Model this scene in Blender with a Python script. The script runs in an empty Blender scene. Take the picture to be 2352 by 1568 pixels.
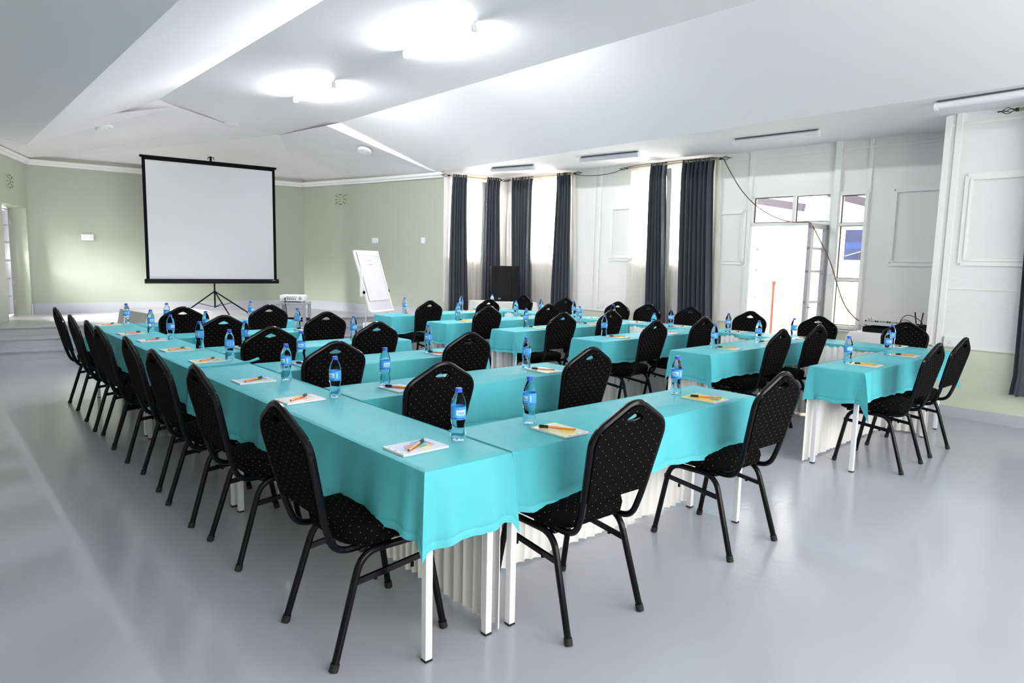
import bpy, bmesh, math, random
from mathutils import Vector, Matrix
random.seed(7)
sc = bpy.context.scene
COL = sc.collection
PI = math.pi

# ------------------------------------------------------------------ camera
def make_camera():
    f, pitch, yaw, roll, h = 1541.6, .11761, .72614, .02208, 1.4714
    cp, sp, cy, sy = math.cos(pitch), math.sin(pitch), math.cos(yaw), math.sin(yaw)
    fwd = Vector((sy*cp, cy*cp, -sp)); r = Vector((cy, -sy, 0)); u = r.cross(fwd)
    r2 = math.cos(roll)*r + math.sin(roll)*u
    u2 = -math.sin(roll)*r + math.cos(roll)*u
    cam = bpy.data.cameras.new('camera'); o = bpy.data.objects.new('camera', cam); COL.objects.link(o)
    cam.sensor_width = 36.0; cam.sensor_fit = 'HORIZONTAL'; cam.lens = f/2352*36
    cam.clip_start = .05; cam.clip_end = 200
    m = Matrix(((r2.x, u2.x, -fwd.x, 0), (r2.y, u2.y, -fwd.y, 0), (r2.z, u2.z, -fwd.z, h), (0, 0, 0, 1)))
    o.matrix_world = m
    sc.camera = o
make_camera()

# ------------------------------------------------------------------ world, light, exposure
sc.view_settings.view_transform = 'Standard'
sc.view_settings.look = 'None'
sc.view_settings.gamma = 1.0
sc.view_settings.use_curve_mapping = False
sc.view_settings.exposure = 0.42
W = bpy.data.worlds.new('sky'); sc.world = W; W.use_nodes = True
W.node_tree.nodes['Background'].inputs[0].default_value = (1.0, .985, .95, 1)
W.node_tree.nodes['Background'].inputs[1].default_value = 6.0

def area(name, loc, direction, sx, sy, power, color=(1, 1, 1)):
    l = bpy.data.lights.new(name, 'AREA'); l.shape = 'RECTANGLE'; l.size = sx; l.size_y = sy
    l.energy = power; l.color = color
    o = bpy.data.objects.new(name, l); COL.objects.link(o); o.location = loc
    o.rotation_euler = Vector(direction).to_track_quat('-Z', 'Y').to_euler()
    return o
# unseen fill added behind the camera, then daylight at curtained windows and stage door
area('rear_fill', (.9, -2.52, 1.75), (0, 1, -.15), 3.0, 1.7, 28, (1, .99, .97))
area('rear_fill', (4.7, -2.52, 1.75), (0, 1, -.15), 3.4, 1.7, 38, (1, .99, .97))
area('daylight_curtain_window', (8.72, 6.15, 2.2), (-1, 0, .0), 1.3, 1.4, 270, (1, .96, .92))
area('daylight_curtain_window', (8.62, 8.75, 2.2), (-1, 0, .0), 1.3, 1.4, 300, (1, .97, .94))
area('daylight_curtain_window', (7.80, 9.98, 2.2), (-.1, -1, .0), .95, 1.4, 210, (1, .97, .92))
area('daylight_stage_door', (.52, 13.42, 1.15), (.9, .30, -.25), .8, 1.4, 34, (1, 1, .98))
l_ = area('daylight_stage_door', (.55, 13.62, 1.95), (1.45, -.25, -1.35), .5, .9, 200, (1, 1, .98)); l_.data.spread = math.radians(75)

# ------------------------------------------------------------------ materials
def mat(name, col, rough=.6, metal=0, spec=.5, noise=0, nscale=8, bump=0, bscale=40, sheen=0, coat=0, trans=0, ior=1.45, emit=None, estr=0):
    m = bpy.data.materials.new(name); m.use_nodes = True
    nt = m.node_tree; b = nt.nodes['Principled BSDF']
    b.inputs['Base Color'].default_value = (*col, 1)
    b.inputs['Roughness'].default_value = rough; b.inputs['Metallic'].default_value = metal
    b.inputs['Specular IOR Level'].default_value = spec
    b.inputs['Sheen Weight'].default_value = sheen
    b.inputs['Coat Weight'].default_value = coat
    b.inputs['Transmission Weight'].default_value = trans; b.inputs['IOR'].default_value = ior
    if emit:
        b.inputs['Emission Color'].default_value = (*emit, 1); b.inputs['Emission Strength'].default_value = estr
    if noise or bump:
        tc = nt.nodes.new('ShaderNodeTexCoord')
    if noise:
        n = nt.nodes.new('ShaderNodeTexNoise'); n.inputs['Scale'].default_value = nscale; n.inputs['Detail'].default_value = 5
        nt.links.new(tc.outputs['Object'], n.inputs['Vector'])
        mx = nt.nodes.new('ShaderNodeMix'); mx.data_type = 'RGBA'
        mx.inputs[6].default_value = (*[c*(1-noise) for c in col], 1); mx.inputs[7].default_value = (*[min(1, c*(1+noise)) for c in col], 1)
        nt.links.new(n.outputs['Fac'], mx.inputs[0]); nt.links.new(mx.outputs[2], b.inputs['Base Color'])
    if bump:
        n2 = nt.nodes.new('ShaderNodeTexNoise'); n2.inputs['Scale'].default_value = bscale; n2.inputs['Detail'].default_value = 3
        nt.links.new(tc.outputs['Object'], n2.inputs['Vector'])
        bp = nt.nodes.new('ShaderNodeBump'); bp.inputs['Strength'].default_value = bump; bp.inputs['Distance'].default_value = .02
        nt.links.new(n2.outputs['Fac'], bp.inputs['Height']); nt.links.new(bp.outputs['Normal'], b.inputs['Normal'])
    return m

def math_node(nt, op, a, b=None):
    n = nt.nodes.new('ShaderNodeMath'); n.operation = op
    for i, v in enumerate((a, b)):
        if v is None: continue
        if isinstance(v, (int, float)): n.inputs[i].default_value = v
        else: nt.links.new(v, n.inputs[i])
    return n.outputs[0]

def dotted_fabric(name, ax, ay, sx, sy, r):
    """black upholstery with a staggered lattice of small gold dots woven in"""
    m = mat(name, (.0038, .0035, .0038), .9, spec=.05)
    nt = m.node_tree; b = nt.nodes['Principled BSDF']
    tc = nt.nodes.new('ShaderNodeTexCoord'); sp = nt.nodes.new('ShaderNodeSeparateXYZ')
    nt.links.new(tc.outputs['Object'], sp.inputs[0])
    uo, vo = sp.outputs[ax], sp.outputs[ay]
    if ay == 1:      # seat: the cloth wraps down over the cushion's sides
        sn = nt.nodes.new('ShaderNodeSeparateXYZ'); nt.links.new(tc.outputs['Normal'], sn.inputs[0])
        side = math_node(nt, 'LESS_THAN', math_node(nt, 'ABSOLUTE', sn.outputs[2]), .6)
        def pick(a, b):
            mxf = nt.nodes.new('ShaderNodeMix'); mxf.data_type = 'FLOAT'
            nt.links.new(side, mxf.inputs[0]); nt.links.new(a, mxf.inputs[2]); nt.links.new(b, mxf.inputs[3]); return mxf.outputs[0]
        uo = pick(sp.outputs[0], math_node(nt, 'ADD', sp.outputs[0], sp.outputs[1])); vo = pick(sp.outputs[1], sp.outputs[2])
    u = math_node(nt, 'DIVIDE', uo, sx); v = math_node(nt, 'DIVIDE', vo, sy)
    ds = []
    for o in (0, .5):
        fu = math_node(nt, 'SUBTRACT', math_node(nt, 'FRACT', math_node(nt, 'ADD', u, 50+o)), .5)
        fv = math_node(nt, 'SUBTRACT', math_node(nt, 'FRACT', math_node(nt, 'ADD', v, 50+o)), .5)
        fu = math_node(nt, 'MULTIPLY', fu, sx); fv = math_node(nt, 'MULTIPLY', fv, sy)
        ds.append(math_node(nt, 'ADD', math_node(nt, 'MULTIPLY', fu, fu), math_node(nt, 'MULTIPLY', fv, fv)))
    d = math_node(nt, 'MINIMUM', ds[0], ds[1])
    k = math_node(nt, 'LESS_THAN', d, r*r)
    mx = nt.nodes.new('ShaderNodeMix'); mx.data_type = 'RGBA'
    mx.inputs[6].default_value = (.0038, .0035, .0038, 1); mx.inputs[7].default_value = (.60, .42, .20, 1)
    nt.links.new(k, mx.inputs[0]); nt.links.new(mx.outputs[2], b.inputs['Base Color'])
    return m

def wall_paint(name, upper, lower, zsplit, rough=.45, bump=.05):
    """two-tone paint: dado colour below zsplit"""
    m = mat(name, upper, rough, bump=bump, bscale=14)
    nt = m.node_tree; b = nt.nodes['Principled BSDF']
    g = nt.nodes.new('ShaderNodeNewGeometry'); sp = nt.nodes.new('ShaderNodeSeparateXYZ')
    nt.links.new(g.outputs['Position'], sp.inputs[0])
    k = math_node(nt, 'LESS_THAN', sp.outputs[2], zsplit)
    mx = nt.nodes.new('ShaderNodeMix'); mx.data_type = 'RGBA'
    mx.inputs[6].default_value = (*upper, 1); mx.inputs[7].default_value = (*lower, 1)
    nt.links.new(k, mx.inputs[0]); nt.links.new(mx.outputs[2], b.inputs['Base Color'])
    return m

def sheer_mat():
    m = bpy.data.materials.new('sheer_voile'); m.use_nodes = True
    nt = m.node_tree; nt.nodes.clear()
    out = nt.nodes.new('ShaderNodeOutputMaterial')
    t = nt.nodes.new('ShaderNodeBsdfTranslucent'); t.inputs[0].default_value = (.9, .88, .84, 1)
    d = nt.nodes.new('ShaderNodeBsdfDiffuse'); d.inputs[0].default_value = (.85, .84, .81, 1)
    tr = nt.nodes.new('ShaderNodeBsdfTransparent')
    m1 = nt.nodes.new('ShaderNodeMixShader'); m1.inputs[0].default_value = .5
    m2 = nt.nodes.new('ShaderNodeMixShader'); m2.inputs[0].default_value = .18
    nt.links.new(t.outputs[0], m1.inputs[1]); nt.links.new(d.outputs[0], m1.inputs[2])
    nt.links.new(m1.outputs[0], m2.inputs[1]); nt.links.new(tr.outputs[0], m2.inputs[2])
    nt.links.new(m2.outputs[0], out.inputs[0])
    return m

def pane_mat():
    m = bpy.data.materials.new('window_glass'); m.use_nodes = True
    nt = m.node_tree; nt.nodes.clear()
    out = nt.nodes.new('ShaderNodeOutputMaterial')
    tr = nt.nodes.new('ShaderNodeBsdfTransparent'); gl = nt.nodes.new('ShaderNodeBsdfGlossy'); gl.inputs['Roughness'].default_value = .02
    fr = nt.nodes.new('ShaderNodeFresnel'); fr.inputs[0].default_value = 1.45
    mx = nt.nodes.new('ShaderNodeMixShader')
    nt.links.new(fr.outputs[0], mx.inputs[0]); nt.links.new(tr.outputs[0], mx.inputs[1]); nt.links.new(gl.outputs[0], mx.inputs[2])
    nt.links.new(mx.outputs[0], out.inputs[0])
    return m

def floor_mat():
    m = mat('grey_floor_paint', (.43, .455, .50), .2, spec=.55)
    nt = m.node_tree; b = nt.nodes['Principled BSDF']
    tc = nt.nodes.new('ShaderNodeTexCoord')
    n = nt.nodes.new('ShaderNodeTexNoise'); n.inputs['Scale'].default_value = .7; n.inputs['Detail'].default_value = 4
    n.inputs['Roughness'].default_value = .5
    nt.links.new(tc.outputs['Object'], n.inputs['Vector'])
    mx = nt.nodes.new('ShaderNodeMix'); mx.data_type = 'RGBA'
    mx.inputs[6].default_value = (.425, .438, .49, 1); mx.inputs[7].default_value = (.468, .478, .53, 1)
    nt.links.new(n.outputs['Fac'], mx.inputs[0]); nt.links.new(mx.outputs[2], b.inputs['Base Color'])
    rr = nt.nodes.new('ShaderNodeMapRange'); rr.inputs[1].default_value = .2; rr.inputs[2].default_value = .8
    rr.inputs[3].default_value = .14; rr.inputs[4].default_value = .21
    nt.links.new(n.outputs['Fac'], rr.inputs[0]); nt.links.new(rr.outputs[0], b.inputs['Roughness'])
    n2 = nt.nodes.new('ShaderNodeTexNoise'); n2.inputs['Scale'].default_value = 22; n2.inputs['Detail'].default_value = 4
    nt.links.new(tc.outputs['Object'], n2.inputs['Vector'])
    bp = nt.nodes.new('ShaderNodeBump'); bp.inputs['Strength'].default_value = .10; bp.inputs['Distance'].default_value = .01
    nt.links.new(n2.outputs['Fac'], bp.inputs['Height']); nt.links.new(bp.outputs['Normal'], b.inputs['Normal'])
    return m

def satin_mat():
    m = mat('turquoise_satin', (.095, .50, .565), .46, spec=.16, sheen=.04)
    nt = m.node_tree; b = nt.nodes['Principled BSDF']
    b.inputs['Sheen Roughness'].default_value = .35
    b.inputs['Sheen Tint'].default_value = (.85, .92, .92, 1)
    tc = nt.nodes.new('ShaderNodeTexCoord')
    n = nt.nodes.new('ShaderNodeTexNoise'); n.inputs['Scale'].default_value = 5; n.inputs['Detail'].default_value = 4
    mp = nt.nodes.new('ShaderNodeMapping'); mp.inputs['Scale'].default_value = (1, 1, .35)
    nt.links.new(tc.outputs['Object'], mp.inputs[0]); nt.links.new(mp.outputs[0], n.inputs['Vector'])
    bp = nt.nodes.new('ShaderNodeBump'); bp.inputs['Strength'].default_value = .4; bp.inputs['Distance'].default_value = .03
    nt.links.new(n.outputs['Fac'], bp.inputs['Height'])
    w = nt.nodes.new('ShaderNodeTexNoise'); w.inputs['Scale'].default_value = 900; w.inputs['Detail'].default_value = 1
    nt.links.new(tc.outputs['Object'], w.inputs['Vector'])
    bp2 = nt.nodes.new('ShaderNodeBump'); bp2.inputs['Strength'].default_value = .04; bp2.inputs['Distance'].default_value = .002
    nt.links.new(w.outputs['Fac'], bp2.inputs['Height']); nt.links.new(bp.outputs['Normal'], bp2.inputs['Normal'])
    nt.links.new(bp2.outputs['Normal'], b.inputs['Normal'])
    return m

M = {
 'floor': floor_mat(), 'stage': mat('stage_floor_paint', (.42, .42, .43), .22, spec=.5, noise=.06, nscale=1.5),
 'ceil': mat('white_ceiling_board', (.84, .825, .845), .75, bump=.12, bscale=1.6),
 'green': wall_paint('sage_green_wall', (.43, .455, .375), (.43, .455, .375), -1, .35),
 'rwall': wall_paint('white_panel_wall', (.83, .815, .80), (.64, .68, .55), .72, .3),
 'gloss': wall_paint('white_gloss_wall', (.80, .81, .81), (.64, .68, .56), .715, .12, .22),
 'trim': mat('white_gloss_trim', (.84, .84, .83), .3), 'skirting': mat('lilac_grey_skirting', (.50, .50, .56), .35),
 'blackmetal': mat('black_powder_coat', (.003, .003, .0045), .2, spec=.22), 'rubber': mat('black_rubber', (.012, .012, .012), .7),
 'dots_back': dotted_fabric('black_dotted_back_fabric', 0, 2, .050, .046, .0014),
 'dots_seat': dotted_fabric('black_dotted_seat_fabric', 0, 1, .050, .046, .0014),
 'satin': satin_mat(), 'whitecloth': mat('white_cotton_cloth', (.84, .83, .81), .8, bump=.15, bscale=220, sheen=.2),
 'skirt': mat('white_pleated_skirt', (.84, .83, .82), .75, bump=.05, bscale=120),
 'tablewhite': mat('white_painted_steel', (.80, .81, .84), .35, bump=.03, bscale=30), 'tabletop': mat('pale_laminate', (.75, .74, .72), .5),
 'bottle': mat('clear_blue_water_bottle', (.66, .87, 1.0), .02, trans=1.0, ior=1.12), 'cap': mat('blue_bottle_cap', (.03, .10, .62), .35),
 'label': mat('blue_bottle_label', (.08, .36, .95), .3, noise=.35, nscale=45), 'label_light': mat('pale_blue_label_print', (.45, .80, 1), .4),
 'label_dark': mat('dark_blue_label_print', (.02, .06, .50), .4),
 'paper': mat('white_paper', (.86, .86, .88), .7), 'penorange': mat('orange_pen_barrel', (.95, .33, .07), .35), 'penblack': mat('black_pen_cap', (.01, .01, .012), .3),
 'c_blue': mat('cover_pale_blue', (.66, .78, .93), .25), 'c_green': mat('cover_pale_green', (.72, .76, .50), .3), 'c_yellow': mat('cover_yellow', (.90, .76, .16), .3),
 'c_pink': mat('cover_pale_pink', (.86, .74, .78), .3), 'c_white': mat('cover_white', (.86, .85, .84), .3),
 'k_blue': mat('print_blue', (.06, .38, .85), .3), 'k_yellow': mat('print_yellow', (.95, .78, .12), .3), 'k_orange': mat('print_orange', (.93, .45, .22), .3),
 'k_green': mat('print_green', (.06, .42, .22), .3), 'k_grey': mat('print_grey', (.33, .32, .30), .3), 'k_pink': mat('print_pink', (.70, .22, .32), .3),
 'k_brown': mat('print_brown', (.42, .24, .12), .3), 'k_ink': mat('print_ink', (.08, .09, .16), .3),
 'curtain': mat('charcoal_curtain', (.044, .050, .068), .8, noise=.4, nscale=160, sheen=.3), 'sheer': sheer_mat(),
 'lining': mat('grey_curtain_lining', (.40, .39, .39), .7),
 'rod': mat('brass_curtain_rod', (.42, .36, .22), .35, metal=.9), 'chrome': mat('chrome_ring', (.75, .75, .75), .15, metal=1), 'iron': mat('dark_iron', (.05, .045, .035), .45, metal=.7),
 'screen': mat('matt_white_screen', (.74, .75, .78), .9), 'black': mat('matt_black', (.004, .004, .004), .7, spec=.12), 'gloss_black': mat('black_enamel', (.004, .004, .005), .5, spec=.2),
 'plastic': mat('white_plastic', (.83, .83, .84), .35), 'greymetal': mat('grey_painted_frame', (.36, .36, .38), .4), 'silver': mat('silver_panel', (.62, .63, .66), .35, metal=.3),
 'lilac_board': mat('lilac_white_board', (.57, .56, .64), .4), 'pad_paper': mat('flip_pad_paper', (.68, .67, .72), .7), 'tube_lit': mat('lit_lamp_tube', (1, 1, 1), .4, emit=(.97, .97, 1), estr=190), 'tube_off': mat('frosted_lamp_cover', (.80, .80, .83), .3), 'lampbase': mat('dark_lamp_base', (.10, .10, .11), .5),
 'doorgrey': mat('grey_door_paint', (.42, .42, .45), .4), 'pane': pane_mat(), 'vent_dark': mat('vent_slot_dark', (.05, .06, .025), .9), 'vent': mat('vent_block_paint', (.44, .465, .36), .5),
 'poster_blue': mat('poster_blue', (.006, .018, .085), .5, noise=.9, nscale=4), 'poster_sky': mat('poster_bright_blue', (.004, .030, .16), .5), 'poster_rail': mat('poster_rail', (.16, .18, .22), .5), 'poster_gold': mat('poster_gold', (.12, .09, .02), .5),
 'outwall': mat('exterior_cream_wall', (.86, .84, .78), .9), 'pave': mat('terrace_paving', (.75, .70, .64), .8, noise=.1, nscale=3), 'wood': mat('pale_timber_fence', (.88, .76, .58), .7, noise=.25, nscale=6),
 'beam': mat('dark_timber_beam', (.05, .045, .06), .7), 'brick': mat('terracotta_post', (.16, .05, .035), .8), 'cable': mat('black_cable', (.015, .012, .012), .5), 'cable_red': mat('brown_cable', (.10, .035, .03), .5),
 'greymark': mat('faint_grey_ink', (.45, .45, .47), .8), 'greenmark': mat('faint_green_ink', (.55, .70, .66), .8),
}

# ------------------------------------------------------------------ helpers
def obj(name, bm, m, parent=None, smooth=True, angle=40):
    me = bpy.data.meshes.new(name)
    bmesh.ops.recalc_face_normals(bm, faces=bm.faces)
    bm.to_mesh(me); bm.free()
    for x in (m if isinstance(m, (list, tuple)) else [m]): me.materials.append(x)
    if smooth:
        for p in me.polygons: p.use_smooth = True
        me.set_sharp_from_angle(angle=math.radians(angle))
    o = bpy.data.objects.new(name, me); COL.objects.link(o)
    if parent: o.parent = parent
    return o
def tag(o, label, cat, group=None):
    o['label'] = label; o['category'] = cat
    if group: o['group'] = group
    return o
def thing(name, label, cat, loc=(0, 0, 0), rz=0, group=None):
    o = bpy.data.objects.new(name, None); COL.objects.link(o); o.empty_display_size = .1
    o.location = loc; o.rotation_euler = (0, 0, rz)
    return tag(o, label, cat, group)
def struct(name, bm, m, smooth=False, angle=30):
    o = obj(name, bm, m, None, smooth, angle); o['kind'] = 'structure'; return o
def dup(root, loc, rz, label, group=None):
    def cp(o, par):
        c = o.copy(); COL.objects.link(c)
        if par is not None: c.parent = par
        for ch in list(o.children): cp(ch, c)
        return c
    r = cp(root, None); r.location = loc; r.rotation_euler = (0, 0, rz); r['label'] = label
    if group: r['group'] = group
    return r
def B(): return bmesh.new()
def box(bm, x0, x1, y0, y1, z0, z1, mi=0, bev=0, mtx=None):
    v = [bm.verts.new(p) for p in ((x0,y0,z0),(x1,y0,z0),(x1,y1,z0),(x0,y1,z0),(x0,y0,z1),(x1,y0,z1),(x1,y1,z1),(x0,y1,z1))]
    fs = [bm.faces.new([v[i] for i in q]) for q in ((0,3,2,1),(4,5,6,7),(0,1,5,4),(1,2,6,5),(2,3,7,6),(3,0,4,7))]
    for f in fs: f.material_index = mi
    if mtx is not None: bmesh.ops.transform(bm, matrix=mtx, verts=v)
    if bev:
        es = list({e for f in fs for e in f.edges})
        r = bmesh.ops.bevel(bm, geom=es, offset=bev, segments=2, profile=.6, affect='EDGES')
        for f in r['faces']: f.material_index = mi
    return v
def obox(bm, a, b, w, h, up=(0, 0, 1), mi=0):
    """bar from a to b with cross-section w x h"""
    a, b = Vector(a), Vector(b); d = (b-a); L = d.length; d.normalize()
    s = d.cross(Vector(up)); 
    if s.length < 1e-4: s = d.cross(Vector((1, 0, 0)))
    s.normalize(); t = s.cross(d)
    m = Matrix((( s.x, d.x, t.x, a.x), (s.y, d.y, t.y, a.y), (s.z, d.z, t.z, a.z), (0, 0, 0, 1)))
    return box(bm, -w/2, w/2, 0, L, -h/2, h/2, mi, 0, m)
def fillet(pts, r, n=5):
    pts = [Vector(p) for p in pts]; out = [pts[0]]
    for i in range(1, len(pts)-1):
        p = pts[i]; a = (pts[i-1]-p); b = (pts[i+1]-p)
        rr = r[i-1] if isinstance(r, (list, tuple)) else r
        la = min(rr, a.length*.49); lb = min(rr, b.length*.49)
        A = p+a.normalized()*la; Bp = p+b.normalized()*lb
        for k in range(n+1):
            t = k/n; out.append((1-t)**2*A+2*t*(1-t)*p+t*t*Bp)
    out.append(pts[-1]); return out
def tube(bm, pts, r, seg=8, closed=False, mi=0, caps=True, sq=1.0):
    pts = [Vector(p) for p in pts]; n = len(pts); rings = []
    ref = None
    for i in range(n):
        if closed: d = pts[(i+1) % n]-pts[i-1]
        else: d = pts[min(i+1, n-1)]-pts[max(i-1, 0)]
        d.normalize()
        if ref is None:
            ref = Vector((0, 0, 1)) if abs(d.z) < .9 else Vector((1, 0, 0))
        s = d.cross(ref)
        if s.length < 1e-5: s = d.orthogonal()
        s.normalize(); t = s.cross(d); ref = t
        rad = r[i] if isinstance(r, (list, tuple)) else r
        rings.append([bm.verts.new(pts[i]+rad*(math.cos(2*PI*k/seg)*s+sq*math.sin(2*PI*k/seg)*t)) for k in range(seg)])
    m = n if closed else n-1
    for i in range(m):
        a, b = rings[i], rings[(i+1) % n]
        for k in range(seg):
            f = bm.faces.new((a[k], a[(k+1) % seg], b[(k+1) % seg], b[k])); f.material_index = mi
    if caps and not closed:
        for rg in (rings[0], rings[-1]):
            f = bm.faces.new(rg); f.material_index = mi
def lathe(bm, prof, seg=20, c=(0, 0), mi=0, caps=True):
    rings = [[bm.verts.new((c[0]+r*math.cos(2*PI*k/seg), c[1]+r*math.sin(2*PI*k/seg), z)) for k in range(seg)] for r, z in prof]
    for a, b in zip(rings, rings[1:]):
        for k in range(seg):
            f = bm.faces.new((a[k], a[(k+1) % seg], b[(k+1) % seg], b[k])); f.material_index = mi
    if caps:
        for rg in (rings[0], rings[-1]):
            f = bm.faces.new(rg); f.material_index = mi
def disc(bm, cx, cy, z, rx, ry, mi=0, seg=24, rot=0):
    c, s = math.cos(rot), math.sin(rot)
    vs = []
    for k in range(seg):
        a = 2*PI*k/seg; x, y = rx*math.cos(a), ry*math.sin(a)
        vs.append(bm.verts.new((cx+c*x-s*y, cy+s*x+c*y, z)))
    f = bm.faces.new(vs); f.material_index = mi
def polyprism(bm, pts, z0, z1, mi=0):
    a = [bm.verts.new((x, y, z0)) for x, y in pts]; b = [bm.verts.new((x, y, z1)) for x, y in pts]
    n = len(pts); fs = [bm.faces.new(a), bm.faces.new(b)]
    for i in range(n): fs.append(bm.faces.new((a[i], a[(i+1) % n], b[(i+1) % n], b[i])))
    for f in fs: f.material_index = mi
def text_into(bm, s, size, mtx, mi=0):
    """lettering as flat mesh faces"""
    cu = bpy.data.curves.new('lettering', 'FONT'); cu.body = s; cu.size = size; cu.align_x = 'CENTER'; cu.align_y = 'CENTER'
    o = bpy.data.objects.new('lettering', cu); COL.objects.link(o)
    dg = bpy.context.evaluated_depsgraph_get(); me = bpy.data.meshes.new_from_object(o.evaluated_get(dg))
    b2 = bmesh.new(); b2.from_mesh(me)
    mp = {}
    for v in b2.verts: mp[v.index] = bm.verts.new(mtx @ v.co)
    for f in b2.faces:
        try:
            g = bm.faces.new([mp[v.index] for v in f.verts]); g.material_index = mi
        except ValueError: pass
    b2.free(); bpy.data.objects.remove(o); bpy.data.curves.remove(cu); bpy.data.meshes.remove(me)

# ------------------------------------------------------------------ room shell
DW_A, DW_B = Vector((8.72, 2.2, 0)), Vector((8.35, 9.6, 0))      # wall with the door and curtained windows
_dir = (DW_B-DW_A).normalized(); _nor = Vector((-_dir.y, _dir.x, 0))
if _nor.x > 0: _nor = -_nor
def DW(y, z=0., off=0.):
    t = (y-DW_A.y)/(DW_B.y-DW_A.y); p = DW_A.lerp(DW_B, t)+_nor*off; p.z = z; return p
def seg_frame(A, Bq):
    A, Bq = Vector((*A, 0)), Vector((*Bq, 0)); d = (Bq-A).normalized(); return A, d, (Bq-A).length
def wall_mesh(bm, A, Bq, z0, z1, thick, holes=(), side=1, mi=0):
    """wall from A to B (its room face on the line), body behind it, with rectangular openings (s0,s1,z0,z1)"""
    A, d, L = seg_frame(A, Bq); n = Vector((d.y, -d.x, 0))*side
    ss = sorted({0, L, *[h[0] for h in holes], *[h[1] for h in holes]}); zs = sorted({z0, z1, *[h[2] for h in holes], *[h[3] for h in holes]})
    m = Matrix(((d.x, n.x, 0, A.x), (d.y, n.y, 0, A.y), (0, 0, 1, 0), (0, 0, 0, 1)))
    for a, b in zip(ss, ss[1:]):
        for c, e in zip(zs, zs[1:]):
            ms, mz = (a+b)/2, (c+e)/2
            if any(h[0] < ms < h[1] and h[2] < mz < h[3] for h in holes): continue
            box(bm, a, b, 0, thick, c, e, mi, 0, m)
ZC = 3.03
C0, C1, C2, C3, CC = (1.5, 14.2), (6.2, 13.7), (6.75, 11.65), (7.1, 9.9), (8.34, 9.62)
CL = (.55, 11.55)
NWX, NWY = 7.85, 2.33

bm = B(); v = [bm.verts.new(p) for p in ((-1.4, -2.8, 0), (9.0, -2.8, 0), (8.9, 10.5, 0), (7.4, 14.6, 0), (-1.4, 14.6, 0))]; bm.faces.new(v)
struct('floor', bm, M['floor'])

# stage with two lower steps along its front
ST = .40
s0, s1 = (-.2, 11.95), (7.0, 11.15)
def shift(dy): return [(s0[0], s0[1]-dy), (s1[0], s1[1]-dy)]
bm = B()
polyprism(bm, [s0, s1, (6.85, 11.65), (6.3, 13.75), (1.5, 14.3), (-.2, 14.3)], 0, ST)
o = struct('stage', bm, M['stage'])
bm = B(); polyprism(bm, [*shift(.36), s1, s0], 0, .27); o = struct('stage_step', bm, M['floor'])
bm = B(); polyprism(bm, [*shift(.66), shift(.36)[1], shift(.36)[0]], 0, .135); o = struct('stage_step', bm, M['floor'])

def lip(dy, z):
    bm = B(); a, b = shift(dy); obox(bm, (a[0], a[1]-.004, z-.009), (b[0], b[1]-.004, z-.009), .045, .020)
    o = obj('step_shade_lip', bm, M['floor'], None, False); o['kind'] = 'structure'  # overhanging lip added so each step edge casts a line of shade
lip(0, ST+.001); lip(.36, .271); lip(.66, .136)
# back walls of the apse
bm = B()
wall_mesh(bm, C0, C1, 0, 3.1, .2, side=-1); wall_mesh(bm, C1, C2, 0, 3.1, .2, side=-1); wall_mesh(bm, C2, C3, 0, 3.1, .2, side=-1)
struct('wall_back', bm, M['green'])
A, d, L = seg_frame(C0, CL)
bm = B(); wall_mesh(bm, C0, CL, 0, 3.1, .32, holes=[(.12, 1.35, ST-.03, 2.2)], side=1)
wall_mesh(bm, CL, (-1.2, 11.5), 0, 3.1, .2, side=1); wall_mesh(bm, (-1.2, 11.5), (-1.2, 8.2), 0, 3.1, .2, side=1)
wall_mesh(bm, (-1.2, 8.2), (-1.2, -2.5), 0, 3.1, .2, side=1)
struct('wall_left', bm, M['green'])
bm = B(); wall_mesh(bm, (-1.2, -2.5), (7.85, -2.5), 0, 3.8, .2, holes=[(.6, 3.6, .9, 2.6), (4.2, 7.6, .9, 2.6)], side=1)
struct('wall_front', bm, M['rwall'])
# side wall with door and curtained windows: opening positions measured along the wall from its near end
A0 = (DW_A.x, DW_A.y); B0 = (DW_B.x, DW_B.y)
k = (DW_B-DW_A).length/(DW_B.y-DW_A.y)
def S(y): return (y-DW_A.y)*k
bm = B()
wall_mesh(bm, A0, (8.335, 9.9), 0, 3.1, .14, holes=[(S(3.34), S(3.67), .74, 2.41), (S(3.74), S(4.82), 0, 2.43), (S(5.45), S(6.8), 1.5, 2.92), (S(8.05), S(9.35), 1.5, 2.92)], side=1)
wall_mesh(bm, C3, CC, 0, 3.1, .14, holes=[(.12, 1.05, 1.5, 2.92)], side=-1)
wall_mesh(bm, (NWX+.012, NWY-.004), (8.9, NWY-.004), 0, 3.1, .10, side=1)
struct('wall_right', bm, M['rwall'])
bm = B(); wall_mesh(bm, (NWX, -2.5), (NWX, NWY), 0, 3.1, .16, side=1)
struct('wall_near', bm, M['gloss'])['kind'] = 'structure'

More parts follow.
